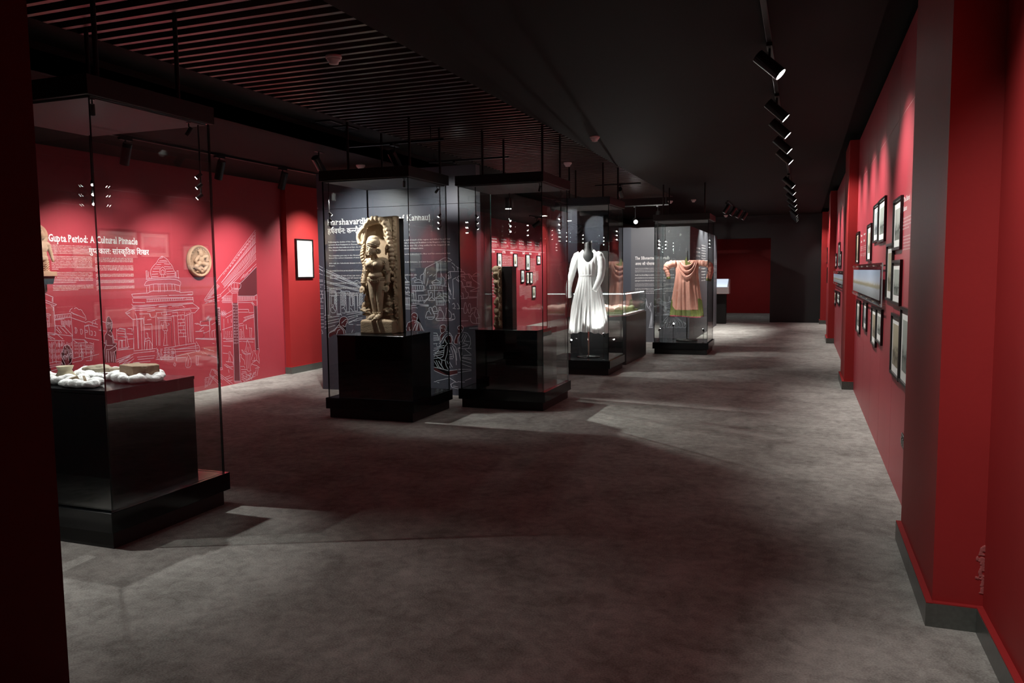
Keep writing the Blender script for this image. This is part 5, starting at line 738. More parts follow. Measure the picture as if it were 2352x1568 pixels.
# raised border at the right with its beading
b.box(SX+(438-290)*K, SX+(497-290)*K, SYF+.035, SYF+.12, SZ+.16, SZ+1.205)
rb = random.Random(21)
for i in range(64): b.ball(sp(470+18*rb.uniform(-1, 1), .092+.01*rb.random(), 120+20*i), (spr(rb.uniform(8, 18)), .010, spr(rb.uniform(9, 20))), 1)
for i in range(30): b.ball(sp(448+7*math.cos(i*1.1), .11, 330+30*i), (spr(10), .014, spr(15)), 1)
fused('border', b, M['stone'], st, .006, 2)
b = MB()
# arch: one broad band over the head, lobed along its crown, ringed at the left
cl = [(96, 450), (92, 250), (128, 205), (165, 175), (205, 160), (245, 152), (285, 150), (325, 158), (360, 180), (385, 215), (400, 260), (408, 310), (414, 360), (420, 410), (428, 460), (434, 510), (438, 560), (440, 610)]
for i, (x, y) in enumerate(cl[1:]):
    k = 46 if 1 < i < 9 else 34
    b.ball(sp(x, .135, y), (spr(k), .05, spr(k)), 2)
for x, y, rx, ry in ((175, 150, 34, 34), (225, 132, 30, 36), (275, 128, 30, 36), (328, 138, 34, 34), (135, 200, 30, 34), (375, 178, 30, 34)):
    b.ball(sp(x, .185, y), (spr(rx), .04, spr(ry)), 2)
b.tube([sp(x, w, y) for x, y, w in ((125, 215, .16), (80, 250, .17), (42, 300, .17), (30, 360, .16), (46, 415, .16), (78, 428, .15), (98, 385, .15), (108, 310, .15), (120, 240, .15))], [spr(r) for r in (30, 32, 32, 27, 27, 26, 20, 20, 22)], 10)
b.tube([sp(x, .15, y) for x, y in ((350, 250), (385, 268), (412, 305), (418, 345), (392, 338), (362, 305), (350, 250))], spr(11), 8)
for i in range(8): b.tube([sp(345+5*i, .14, 340+10*i), sp(385+5*i, .175, 368+9*i), sp(425+2*i, .14, 378+11*i)], spr(7), 6)
for i in range(9): b.tube([sp(395+5*i, .15, 130+16*i), sp(418+4*i, .17, 150+17*i)], spr(7), 6)
fused('arch', b, M['stone_pale'], st, .0055, 2)
b = MB()
# foliage and small attendants in the side borders
rnd = random.Random(3)
for y in range(450, 1010, 34):
    x0 = 82+14*math.sin(y*.02)
    b.tube([sp(x0-20, .12, y+30), sp(x0-6, .16, y), sp(x0+16, .17, y-18), sp(x0+24, .13, y+20)], [spr(r) for r in (12, 17, 17, 9)], 8)
    if y < 720: b.tube([sp(400, .12, y+30), sp(415, .17, y-5), sp(440, .17, y+10), sp(430, .13, y+50)], [spr(r) for r in (10, 16, 16, 9)], 8)
for y in (600, 650, 700, 780, 850): b.ball(sp(440+8*rnd.random(), .15, y), (spr(22), .03, spr(26)), 2)
for i in range(3): b.tube([sp(360+20*i, .12, 560-30*i), sp(378+18*i, .16, 480-25*i), sp(392+16*i, .14, 410-10*i)], [spr(10), spr(17), spr(6)], 8)
fused('foliage', b, M['stone'], st, .0055, 2)
# the figure itself
b = MB()
w0 = .20
b.ball(sp(236, .29, 492), (spr(63), .058, spr(82)), 3); b.ball(sp(234, .325, 525), (spr(44), .03, spr(44)), 3)
b.ball(sp(254, .275, 420), (spr(84), .07, spr(62)), 3); b.ball(sp(252, .26, 378), (spr(70), .058, spr(48)), 3)
b.capsule(sp(232, .362, 478), sp(230, .372, 512), spr(6), spr(10)); b.ball(sp(230, .368, 514), (spr(14), .008, spr(8)), 2)
b.ball(sp(231, .352, 556), (spr(24), .016, spr(18)), 2)
b.ball(sp(204, .342, 522), (spr(22), .014, spr(24)), 2); b.ball(sp(262, .342, 522), (spr(22), .014, spr(24)), 2)
b.capsule(sp(250, .26, 560), sp(255, .24, 620), spr(38), spr(46))
b.capsule(sp(185, .22, 645), sp(352, .21, 640), spr(52), spr(54))
b.ball(sp(262, .21, 690), (spr(98), .085, spr(92)), 3)
b.ball(sp(212, .275, 672), (spr(60), .066, spr(58)), 3); b.ball(sp(302, .275, 670), (spr(64), .066, spr(58)), 3)
b.ball(sp(258, .22, 765), (spr(66), .07, spr(60)), 3); b.ball(sp(262, .24, 805), (spr(88), .075, spr(58)), 3)
b.ball(sp(264, .215, 850), (spr(102), .075, spr(56)), 3)
for a in ((158, 640, 132, 775, 96, 905, 88, 960, 1), (372, 640, 402, 775, 402, 900, 396, 955, -1)):
    b.capsule(sp(a[0], .21, a[1]), sp(a[2], .20, a[3]), spr(46), spr(35)); b.capsule(sp(a[2], .20, a[3]), sp(a[4], .22, a[5]), spr(35), spr(27))
    b.ball(sp(a[6], .23, a[7]), (spr(30), .03, spr(36)), 2)
    for k in range(4): b.capsule(sp(a[6]-22+13*k, .255, a[7]+10), sp(a[6]-16+11*k, .265, a[7]+48-5*abs(k-1)), spr(9), spr(7))
    b.capsule(sp(a[6]+24*a[8], .25, a[7]-8), sp(a[6]+34*a[8], .265, a[7]+22), spr(10), spr(8))
b.capsule(sp(214, .215, 880), sp(222, .225, 1060), spr(60), spr(43)); b.capsule(sp(222, .225, 1060), sp(238, .21, 1255), spr(43), spr(28))
b.capsule(sp(312, .215, 880), sp(302, .225, 1060), spr(62), spr(45)); b.capsule(sp(302, .225, 1060), sp(296, .21, 1255), spr(45), spr(28))
for x, dx in ((238, -32), (296, -14)):
    b.capsule(sp(x, .20, 1275), sp(x+dx, .33, 1305), spr(30), spr(26))
    for k in range(5): b.capsule(sp(x+dx-22+11*k, .335, 1308), sp(x+dx-26+11*k, .365-.004*k, 1316), spr(8), spr(7))
fused('goddess_figure', b, M['stone_pale'], st, .005, 2)
b = MB()
for s in (-1, 1):
    b.ball(sp(232+s*25, .358, 490), (spr(16), .008, spr(7)), 2)
    b.tube([sp(232+s*8, .366, 477), sp(232+s*26, .364, 468), sp(232+s*44, .348, 476)], spr(3.2), 6)
b.ball(sp(230, .372, 532), (spr(16), .007, spr(4)), 2); b.ball(sp(230, .370, 540), (spr(12), .007, spr(5)), 2)
b.build('face_details', M['stone'], st, True)
b = MB()
for cx, cy, r in ((318, 520, 33), (196, 545, 20)):
    c = sp(cx, .30, cy); b.lathe(c, [(spr(r), -.012), (spr(r*1.02), .0), (spr(r), .012), (spr(r*.72), .014), (spr(r*.66), .008), (spr(r*.38), .008), (spr(r*.3), .016), (.001, .017)], 20, 'Y')
b.build('earrings', M['stone_pale'], st, True)
b = MB()
def beads(pts, r, n):
    for i in range(n):
        t = i/(n-1)*(len(pts)-1); k = min(int(t), len(pts)-2); b.ball(pts[k].lerp(pts[k+1], t-k), r, 1)
beads([sp(182, .31, 440), sp(215, .358, 424), sp(256, .366, 428), sp(300, .35, 445), sp(328, .30, 460)], .008, 20)
beads([sp(185, .325, 455), sp(215, .362, 446), sp(256, .366, 450), sp(300, .345, 462)], .006, 18)
beads([sp(190, .30, 600), sp(215, .325, 630), sp(250, .335, 645), sp(290, .325, 630), sp(315, .30, 600)], .006, 20)
beads([sp(250, .335, 645), sp(252, .345, 680), sp(250, .33, 740), sp(254, .315, 790)], .006, 20)
for dz in (0, 16): beads([sp(164, .25, 830+dz), sp(200, .30, 836+dz), sp(262, .318, 846+dz), sp(320, .30, 838+dz), sp(366, .25, 830+dz)], .0085, 34)
for k in range(7): beads([sp(196+22*k, .31, 850), sp(196+22*k, .312, 872+6*(k % 2))], .006, 4)
for x, y in ((150, 655), (368, 655)):
    for k in range(8): b.ball(sp(x+22*math.cos(k*.785), .262, y+26*math.sin(k*.785)), .008, 1)
    b.ball(sp(x, .27, y), .011, 2)
for x, y, r in ((100, 885, 31), (402, 885, 31), (134, 745, 40), (400, 745, 40), (240, 1245, 33), (296, 1245, 33)):
    for k in range(12): b.ball(sp(x, .215, y)+Vector((spr(r)*math.cos(k*.5236), -spr(r)*math.sin(k*.5236), .003*math.cos(k))), .0075, 1)
for k in range(22): b.ball(sp(290+6*math.sin(k), .278-.0008*k, 900+12*k), (.007, .006, .006), 1)
b.build('jewellery', M['stone_pale'], st, True)
for nm, x0 in (('left', 112), ('right', 396)):
    b = MB()
    b.ball(sp(x0, .17, 1092), (spr(27), .026, spr(32)), 2); b.ball(sp(x0, .17, 1055), (spr(18), .02, spr(16)), 2); b.ball(sp(x0, .165, 1150), (spr(36), .036, spr(42)), 2)
    b.capsule(sp(x0-38, .16, 1135), sp(x0-48, .18, 1185), spr(13)); b.capsule(sp(x0+38, .16, 1135), sp(x0+20, .21, 1165), spr(13))
    b.capsule(sp(x0-10, .18, 1195), sp(x0+52, .22, 1215), spr(20), spr(16)); b.capsule(sp(x0+10, .18, 1195), sp(x0-50, .22, 1215), spr(20), spr(16))
    b.capsule(sp(x0+50, .22, 1212), sp(x0-10, .235, 1232), spr(14)); b.capsule(sp(x0-50, .22, 1212), sp(x0+10, .235, 1238), spr(14))
    b.ball(sp(x0, .17, 1268), (spr(52), .05, spr(18)), 2)
    fused('attendant', b, M['stone'], st, .005, 2)
box('backing_board', M['black_matt'], (SX-.165, SX+.215, SYF+.127, SYF+.145, SZ, SZ+1.185), st)
st.rotation_euler.z = .17

# ================================================================== CARVED SLAB SEEN EDGE-ON
sl = thing('carved_slab', (-3.04, 8.1, .84), 'tan carved stone relief seen edge-on with a black backing, on a pedestal', 'statue')
b = MB(); b.box(-3.135, -3.085, 8.0, 8.14, .84, 1.515)
rnd = random.Random(11)
for i in range(60):
    z = .87+rnd.random()*.63; y = 8.0+rnd.random()*.13
    b.ball((-3.14-.02*rnd.random(), y, z), (.025+.02*rnd.random(), .03, .022+.025*rnd.random()), 2)
for z, r in ((1.485, .05), (1.42, .045), (1.36, .03), (1.24, .028), (1.14, .026), (1.05, .03), (.95, .034), (.88, .04)):
    b.ball((-3.165, 8.03, z), (r, .04, r*.95), 2)
fused('relief', b, M['stone'], sl, .006, 2)
b = MB()
for i in range(34):
    z = .865+i*.0192; a = i*1.3
    b.tube([(-3.12, 7.995, z), (-3.105+.012*math.sin(a), 7.97, z+.012), (-3.09, 7.985, z+.004+.01*math.cos(a))], [.012, .015+.004*math.sin(a), .008], 8)
fused('edge_carving', b, M['stone'], sl, .005, 1)
box('backing_board', M['black_metal'], (-3.083, -2.965, 8.0, 8.13, .84, 1.52), sl)

# ================================================================== COTTON NESTS AND FINDS (left case)
ZP = .84
def cotton(c, rx, ry, n, label, seed, h=.028, fill=True):
    r = random.Random(seed); b = MB(); c = Vector(c)
    for i in range(n*4):
        a = 2*PI*(i+r.random())/(n*4); k = 1+.13*math.sin(2*a+seed)+.08*math.sin(5*a+seed*2)+.10*r.uniform(-1, 1); g = h*(.75+.35*math.sin(3*a+seed)**2)*r.uniform(.7, 1.15)
        b.ball(c+Vector((rx*k*math.cos(a), ry*k*math.sin(a), g*.8+.006*r.random())), (g*1.2*r.uniform(.7, 1.4), g*1.2*r.uniform(.7, 1.4), g), 2)
    if fill: b.ball(c+Vector((0, 0, .012)), (rx*.95, ry*.95, .014), 2)
    for i in range(n):
        a = r.random()*6.28; b.ball(c+Vector((rx*1.05*math.cos(a), ry*1.05*math.sin(a), h*r.uniform(.3, 1.5))), (h*.5*r.random()+.004, h*.5*r.random()+.004, h*.2*r.random()+.004), 1)
    o = fused('cotton_nest', b, M['cotton'], None, .006, 3)
    zmin = min(v.co.z for v in o.data.vertices); o.location.z = ZP+.0005-zmin
    return tag(o, label, 'cotton', 'cotton nests in the left case')
cotton((-4.02, 3.33, ZP), .115, .07, 16, 'white cotton ring holding the small cream pot', 1)
cotton((-3.80, 3.24, ZP), .10, .06, 15, 'white cotton ring in front with two dark shards', 2, .022)
cotton((-3.98, 3.56, ZP), .17, .10, 20, 'white cotton bed behind, under the long flat tan stone', 3, .026)
cotton((-3.665, 3.52, ZP), .14, .10, 18, 'white cotton bed at right under the thick brown brick', 4, .026)
o = thing('clay_pot', (-4.03, 3.34, ZP+.03), 'small cream clay pot neck lying in cotton', 'pot')
MB().lathe((-4.03, 3.34, ZP+.028), [(.058, 0), (.056, .012), (.040, .036), (.036, .048), (.044, .066), (.047, .070), (.042, .069), (.032, .048), (.030, .02), (.01, .012)], 28).build('vessel', M['clay'], o, True)
b = MB()
for i in range(30):
    a = random.Random(i+90); b.ball((-3.86+.12*a.random(), 3.66+.06*a.random(), ZP+.02+.05*a.random()), (.018+.02*a.random(), .02, .016), 1)
o = fused('cotton_tuft', b, M['cotton'], None, .006, 2); o.location.z = ZP+.0005-min(v.co.z for v in o.data.vertices)
tag(o, 'loose tuft of white cotton heaped behind the flat tan stone', 'cotton')
b = MB()
b.prism([(-4.115, 3.53), (-4.08, 3.50), (-4.0, 3.49), (-3.93, 3.51), (-3.885, 3.545), (-3.90, 3.575), (-3.98, 3.60), (-4.07, 3.59)], 'Z', ZP+.042, ZP+.066)
for x, y, z, rx in ((-4.03, 3.53, .066, .05), (-3.98, 3.55, .072, .06), (-3.93, 3.54, .062, .04), (-4.08, 3.54, .056, .04), (-3.875, 3.55, .058, .03)): b.ball((x, y, ZP+z), (rx, .035, .016), 2)
tag(fused('flat_stone', b, M['bone'], None, .005, 2), 'long flat grey-tan stone fragment lying on cotton', 'stone')
b = MB(); b.prism([(-3.775, 3.49), (-3.62, 3.44), (-3.555, 3.47), (-3.54, 3.56), (-3.60, 3.60), (-3.75, 3.57)], 'Z', ZP+.034, ZP+.098)
for i in range(26):
    a = random.Random(i+40); b.ball((-3.77+.22*a.random(), 3.46+.12*a.random(), ZP+.09+.006*a.random()), (.02, .02, .008), 1)
tag(fused('brick_fragment', b, M['stone_dark'], None, .005, 1), 'thick brown terracotta brick fragment on cotton at right', 'brick')
for i, (x, y, rz) in enumerate(((-3.835, 3.235, .5), (-3.765, 3.245, -.6))):
    o = MB().prism([(-.028, -.004), (.03, -.007), (.022, .006), (-.02, .007)], 'Z', 0, .022).build('shard', M['stone_dark'])
    o.location = (x, y, ZP+.034); o.rotation_euler = (.35, -.3+.6*i, rz)
    tag(o, 'small dark pottery shard in the front cotton ring, %s one' % ('left' if i == 0 else 'right'), 'shard')

# ================================================================== WHITE DRESS ON ITS MANNEQUIN
def rings(zs, n, fn, b, cap0=True, cap1=True):
    R = [b.ring([fn(z, 2*PI*i/n) for i in range(n)]) for z in zs]
    b.skin(R, cap0, cap1)
def lerp_tab(tab, z):
    for (a, va), (c, vc) in zip(tab, tab[1:]):
        if (a <= z <= c) or (a >= z >= c):
            t = (z-a)/(c-a); t = t*t*(3-2*t) if False else t
            return [p+(q-p)*t for p, q in zip(va, vc)]
    return tab[-1][1]
DX, DY = -2.935, 11.12
mq = thing('mannequin', (DX, DY, .205), 'headless black mannequin on a pole, wearing the white dress', 'mannequin')
b = MB(); rings([.62, .8, 1.0, 1.15, 1.3, 1.42, 1.55, 1.66, 1.72, 1.755, 1.80, 1.86, 1.885], 24, lambda z, a: (lambda q: Vector((DX+q[0]*math.cos(a), DY+q[1]*math.sin(a), z+(.02*math.cos(a) if z > 1.87 else 0))))(lerp_tab([(.62, (.12, .09)), (1.0, (.145, .10)), (1.15, (.14, .10)), (1.3, (.11, .08)), (1.42, (.12, .085)), (1.55, (.14, .09)), (1.66, (.155, .085)), (1.72, (.12, .07)), (1.755, (.075, .06)), (1.80, (.056, .056)), (1.885, (.054, .054))], z)), b)
b.build('torso', M['black_matt'], mq, True)
MB().cyl((DX, DY, .22), (DX, DY, .63), .012, n=12).build('pole', M['chrome'], mq)
MB().lathe((DX, DY, .2055), [(.17, 0), (.17, .008), (.05, .014), (.016, .03)], 28).build('base', M['black_metal'], mq, True)
dress = thing('white_dress', (DX, DY, .6), 'long white muslin dress with full sleeves and gathered skirt', 'dress')
FR = -PI/2+.12
tab = [(.57, (.285, .20)), (.75, (.262, .185)), (.95, (.232, .165)), (1.15, (.195, .145)), (1.30, (.158, .125)), (1.385, (.142, .115)), (1.40, (.142, .115)), (1.5, (.158, .118)), (1.62, (.165, .108)), (1.69, (.165, .095)), (1.735, (.13, .080)), (1.765, (.095, .070)), (1.785, (.074, .064))]
def dfn(z, a):
    rx, ry = lerp_tab(tab, z)
    pl = 0
    if z < 1.39:
        k = min(1, (1.39-z)/.5); pl = (.013*math.sin(26*a+2*math.sin(3*z))+.010*math.sin(11*a+1.3)+.006*math.sin(47*a+z*3))*k+.0022*math.sin(60*a)*(1-k)
    elif z < 1.66: pl = .0025*math.sin(18*a+z*9)
    zz = z
    if z > 1.56:
        c = max(0, math.cos(a-FR)); zz = z-(z-1.56)*.80*c**5
    if z < .60: zz = z+.018*math.sin(3*a)+.008*math.sin(13*a)
    return Vector((DX+(rx+pl)*math.cos(a), DY+(ry+pl)*math.sin(a), zz))
b = MB(); zs = [.57+.03*i for i in range(28)]+[1.40+.022*i for i in range(18)]
rings(zs, 220, dfn, b, False, False)
b.build('gown', M['white_cloth'], dress, True)
b = MB(); rings([1.378, 1.385, 1.40, 1.407], 80, lambda z, a: Vector((DX+(.147-.3*abs(z-1.392))*math.cos(a), DY+(.12-.3*abs(z-1.392))*math.sin(a), z+.01*math.cos(a-FR))), b, False, False)
b.build('waist_seam', M['white_cloth'], dress, True)
for nm, P in (('l', [(-.125, 0, 1.715, .045), (-.165, -.005, 1.685, .056), (-.195, -.02, 1.61, .058), (-.218, -.03, 1.52, .055), (-.24, -.035, 1.42, .05), (-.27, -.04, 1.32, .046), (-.285, -.05, 1.22, .042), (-.285, -.055, 1.12, .038), (-.275, -.06, 1.07, .034)]),
              ('r', [(.125, 0, 1.715, .045), (.165, -.005, 1.685, .058), (.195, -.02, 1.61, .06), (.208, -.04, 1.52, .057), (.205, -.06, 1.42, .053), (.19, -.09, 1.34, .05), (.165, -.12, 1.27, .044), (.14, -.14, 1.21, .04), (.125, -.15, 1.175, .037)])):
    pts, rad = [], []
    for (x0, y0, z0, r0), (x1, y1, z1, r1) in zip(P, P[1:]):
        for k in range(7):
            t = k/7; i = len(pts); z = z0+(z1-z0)*t
            pts.append((DX+x0+(x1-x0)*t, DY+y0+(y1-y0)*t, z)); rad.append((r0+(r1-r0)*t)*(1+.02*math.sin(i*1.15)+.018*math.sin(i*2.6)))
    MB().tube(pts, rad, 22).build('sleeve', M['white_cloth'], dress, True)

# ================================================================== CORAL ROBE ON ITS STAND
def robe_on_stand(cx, cy, zb, label, lab_stand, mats, sc=1.0, grp=None):
    silk, trim = mats
    sd = thing('garment_stand', (cx, cy, zb), lab_stand, 'stand')
    MB().lathe((cx, cy, zb+.0005), [(.19, 0), (.19, .022), (.185, .026), (.02, .03)], 32).build('base', M['black_metal'], sd, True)
    MB().cyl((cx, cy, zb+.03), (cx, cy, 1.80), .010, n=12).build('pole', M['black_metal'], sd)
    MB().cyl((cx-.37*sc, cy, 1.628), (cx+.39*sc, cy, 1.628), .009, n=10).build('crossbar', M['black_metal'], sd)
    r = thing('silk_robe', (cx, cy, .68), label, 'robe')
    tb = [(.67, (.272, .15)), (.85, (.255, .135)), (1.05, (.232, .115)), (1.25, (.21, .095)), (1.40, (.195, .08)), (1.52, (.205, .062)), (1.60, (.225, .04)), (1.642, (.23, .018))]
    def fn(z, a):
        rx, ry = lerp_tab(tb, z); k = min(1, max(0, (1.55-z)/.6))
        p = (.016*math.sin(9*a+.7)+.012*math.sin(15*a+2*z)+.007*math.sin(27*a+4*z))*k
        sag = .0
        f = max(0, -math.sin(a))
        if z > 1.28: sag = .022*f*math.sin((z-1.28)*34-2.2*abs(math.cos(a))*3)*max(0, 1-abs(math.cos(a))*1.1)
        return Vector((cx-.01+sc*(rx+p)*math.cos(a), cy+(ry+p+sag)*math.sin(a), z+.012*math.sin(2*a)*(z < .7)))
    b = MB(); rings([.67+.022*i for i in range(45)], 160, fn, b, False, True); b.build('robe_body', silk, r, True)
    b = MB(); rings([.655, .67, .70, .73, .757, .76], 160, lambda z, a: fn(max(z, .67), a)+Vector((.006*math.cos(a), .006*math.sin(a), min(0, z-.67))), b, False, False); b.build('hem_trim', trim, r, True)
    b = MB(); rings([.640, .646, .668], 160, lambda z, a: fn(.67, a)+Vector((.005*math.cos(a), .005*math.sin(a), z-.67+.004*math.sin(40*a))), b, False, False); b.build('fringe', M['fringe'], r, True)
    for a0, a1, zt, nm in ((2.75, 3.95, .97, 'l'), (-.62, .35, .98, 'r')):
        b = MB(); n = 14; R = []
        for z in [.74+.02*i for i in range(int((zt-.74)/.02))]:
            row = []
            for i in range(n+1):
                a = a0+(a1-a0)*i/n*(1-.55*(z-.74)/(zt-.74)); row.append(b.b.verts.new(fn(z, a)+Vector((.005*math.cos(a), .005*math.sin(a), 0))))
            R.append(row)
        for p, q in zip(R, R[1:]):
            for i in range(n): b.b.faces.new((p[i], p[i+1], q[i+1], q[i]))
        b.build('side_trim', trim, r, True)
    # cowl folds at the neck
    for k, (dz, w) in enumerate(((.10, .115), (.19, .15), (.285, .17))):
        pts = []; rad = []
        for i in range(19):
            t = i/18*2-1; pts.append((cx+.005+w*sc*t, cy-.05-.045*(1-t*t), 1.625-dz*(1-t*t)**.8-.0*k)); rad.append(.009+.016*(1-t*t))
        MB().tube(pts, rad, 10).build('neck_fold', silk, r, True)
    MB().prism([(cx-.035, 1.63), (cx-.012, 1.70), (cx+.0, 1.64), (cx+.02, 1.60), (cx+.10, 1.585), (cx+.03, 1.50), (cx-.03, 1.54)], 'Y', cy-.066, cy-.058).build('collar', trim, r)
    for s, P in ((-1, [(-.20, 0, 1.585, .055, .05), (-.28, -.01, 1.575, .066, .06), (-.345, -.015, 1.545, .07, .062), (-.372, -.02, 1.49, .055, .05), (-.352, -.03, 1.43, .042, .04), (-.335, -.03, 1.37, .038, .034), (-.328, -.03, 1.335, .036, .03)]),
                 (1, [(.20, 0, 1.585, .05, .05), (.28, -.01, 1.58, .056, .055), (.37, -.01, 1.565, .06, .06), (.405, -.015, 1.50, .052, .055), (.40, -.02, 1.42, .05, .046), (.385, -.03, 1.34, .047, .042), (.375, -.03, 1.295, .045, .04)])):
        pts, rad = [], []
        for p, q in zip(P, P[1:]):
            for k in range(5):
                t = k/5; i = len(pts); pts.append((cx+sc*(p[0]+(q[0]-p[0])*t), cy+p[1]+(q[1]-p[1])*t, p[2]+(q[2]-p[2])*t)); rad.append((p[3]+(q[3]-p[3])*t)*(1+.07*math.sin(i*1.7)))
        MB().tube(pts, rad, 18).build('sleeve', silk, r, True)
        e, f = Vector(pts[-1]), Vector(pts[-4]); d = (e-f).normalized()
        MB().cyl(e-d*.012, e+d*.035, rad[-1]*1.06, rad[-1]*1.0, 18).build('cuff', trim, r, True)
    return r
robe_on_stand(-1.925, 14.15, .205, 'coral pink silk robe with olive green hem spread on a bar', 'black pole stand with round base under the coral robe', (M['pink_silk'], M['green_brocade']))
rd = robe_on_stand(-3.78, 13.75, .0, 'dark red robe with gold embroidery half hidden behind the white dress', 'black stand under the dark red embroidered robe', (M['gold_red'], M['gold_red']))
b = MB(); rnd = random.Random(5)
for i in range(260):
    a = rnd.uniform(-PI, 0); z = rnd.uniform(.7, 1.6); rx, ry = lerp_tab([(.67, (.28, .17)), (1.05, (.245, .135)), (1.4, (.21, .1)), (1.62, (.23, .06))], z)
    b.ball((-3.79+rx*math.cos(a), 13.75+ry*math.sin(a)-.006, z), .007, 1)
b.build('gold_sequins', M['gold'], rd)

# ================================================================== TABLE CASE WITH FOLDED TEXTILE
tc = thing('table_case', (-3.0, 12.78, 0), 'long glossy black table case with a lit glass top between the two dress cases', 'display table')
box('cabinet', M['satin'], (-3.45, -2.552, 11.95, 13.6, .0, .765), tc, bevel=.004)
box('display_deck', M['kiosk_white'], (-3.43, -2.572, 11.97, 13.58, .767, .785), tc)
for dims, ax in (((-3.44, -2.562, 11.955, 11.963, .787, 1.12), 1), ((-3.44, -2.562, 13.587, 13.595, .787, 1.12), 1), ((-3.44, -3.432, 11.964, 13.586, .787, 1.12), 0), ((-2.57, -2.562, 11.964, 13.586, .787, 1.12), 0), ((-3.44, -2.562, 11.955, 13.595, 1.1205, 1.13), 2)):
    o = box('glass_pane', M['glass'], dims, tc); o.data.materials.append(M['glass_edge'])
    for p in o.data.polygons:
        if abs(p.normal[ax]) < .5: p.material_index = 1
for dims in ((-3.40, -2.60, 11.97, 11.985, 1.098, 1.112), (-2.588, -2.574, 12.02, 13.50, 1.098, 1.112)): box('led_strip', M['led'], dims, tc)
ld = bpy.data.lights.new('led_light', 'AREA'); ld.energy = 20; ld.shape = 'RECTANGLE'; ld.size = .8; ld.size_y = 1.4
lo = bpy.data.objects.new('led_light', ld); COL.objects.link(lo); lo.location = (-3.0, 12.78, 1.09); attach(lo, tc)
tx = thing('folded_textile', (-2.95, 12.7, .786), 'folded coral and green embroidered cloth lying in the lit table case', 'cloth')
for i in range(7):
    b = MB(); x0 = -3.30+.095*i; R = []
    for j in range(13):
        y = 12.15+.09*j; R.append(b.ring([(x0+.052*math.cos(t)+.006*math.sin(j*1.3+i), y, .786+.05+(.045+.012*math.sin(i*2.1+j*.5))*math.sin(t)*1.1) for t in [2*PI*k/14 for k in range(14)]]))
    b.skin(R); b.build('fold', M['pink_silk'] if i not in (0, 6) else M['green_brocade'], tx, True)
b = MB(); b.box(-3.36, -2.64, 12.06, 12.13, .786, .815); b.box(-3.36, -2.64, 13.26, 13.34, .786, .815); b.build('border', M['green_brocade'], tx, bevel=.004)

# ================================================================== MURAL WALL: MEDALLION, BUDDHA, COLUMN PICTURE
my, mz = 7.895, 1.643
md = thing('medallion', (XL, my, mz), 'round terracotta medallion with a carved seated figure on the red wall', 'relief')
b = MB(); b.lathe((XL+.004, my, mz), [(.198, 0), (.202, .02), (.198, .045), (.185, .055), (.172, .046), (.165, .032), (.01, .030)], 48, 'X'); b.build('disc', M['terracotta'], md, True)
b = MB()
def mp(u, v, w): return Vector((XL+.03+w, my+u, mz+v))
b.ball(mp(.0, .085, .03), (.025, .035, .04), 2); b.ball(mp(.0, .125, .02), (.02, .045, .02), 2); b.ball(mp(.01, .02, .02), (.03, .045, .05), 2)
b.capsule(mp(-.04, .05, .02), mp(-.10, .0, .03), .022, .018); b.capsule(mp(-.10, .0, .03), mp(-.06, -.05, .04), .018, .015)
b.capsule(mp(.05, .05, .02), mp(.11, .06, .03), .022, .018); b.capsule(mp(.11, .06, .03), mp(.10, .0, .03), .018, .015)
b.capsule(mp(-.02, -.03, .02), mp(-.10, -.07, .03), .03, .024); b.capsule(mp(.03, -.03, .02), mp(.11, -.05, .03), .03, .024)
b.capsule(mp(-.10, -.075, .03), mp(-.02, -.12, .025), .022, .018); b.capsule(mp(.11, -.05, .03), mp(.05, -.115, .025), .022, .02); b.capsule(mp(-.06, -.13, .012), mp(.07, -.135, .012), .016)
b.ball(mp(0, -.08, .008), (.015, .05, .03), 2)
for k in range(22): b.ball(mp(.155*math.cos(k*.2856), .155*math.sin(k*.2856), .01), .011, 1)
fused('carved_figure', b, M['terracotta'], md, .005, 1)
by = 5.66
bd = thing('halo_statue', (XL, by, 1.5), 'tan standing figure statue with round halo on a wall bracket', 'statue')
def bp_(u, z, w): return Vector((XL+w, by+u, z))
b = MB(); b.lathe((XL+.03, by+.01, 1.868), [(.118, 0), (.12, .012), (.112, .026), (.09, .022), (.005, .024)], 36, 'X'); b.build('halo', M['terracotta'], bd, True)
b = MB()
b.ball(bp_(.01, 1.868, .10), (.042, .038, .05), 2); b.ball(bp_(.01, 1.915, .095), (.026, .026, .022), 2); b.capsule(bp_(.01, 1.83, .09), bp_(.01, 1.80, .09), .022)
b.capsule(bp_(-.055, 1.785, .09), bp_(.075, 1.785, .09), .028); b.ball(bp_(.01, 1.745, .09), (.045, .066, .06), 2); b.ball(bp_(.01, 1.69, .09), (.04, .052, .06), 2); b.ball(bp_(.01, 1.655, .09), (.042, .06, .045), 2)
b.capsule(bp_(-.06, 1.78, .09), bp_(-.085, 1.70, .10), .024, .02); b.capsule(bp_(-.085, 1.70, .10), bp_(-.06, 1.74, .155), .02, .015)
b.capsule(bp_(.085, 1.78, .09), bp_(.115, 1.69, .09), .024, .018); b.capsule(bp_(.115, 1.69, .09), bp_(.125, 1.62, .10), .018, .013)
b.capsule(bp_(-.022, 1.65, .09), bp_(-.022, 1.54, .09), .032, .02); b.capsule(bp_(.04, 1.65, .09), bp_(.04, 1.54, .09), .032, .02)
b.capsule(bp_(-.022, 1.52, .09), bp_(-.025, 1.512, .135), .02, .014); b.capsule(bp_(.04, 1.52, .09), bp_(.045, 1.512, .135), .02, .014)
for k in range(5): b.tube([bp_(-.05, 1.62-.02*k, .115), bp_(.01, 1.59-.022*k, .135), bp_(.07, 1.62-.02*k, .115)], .005, 6)
b.box(XL+.03, XL+.15, by-.10, by+.12, 1.47, 1.515); b.box(XL+.03, XL+.06, by-.07, by+.09, 1.5, 1.85)
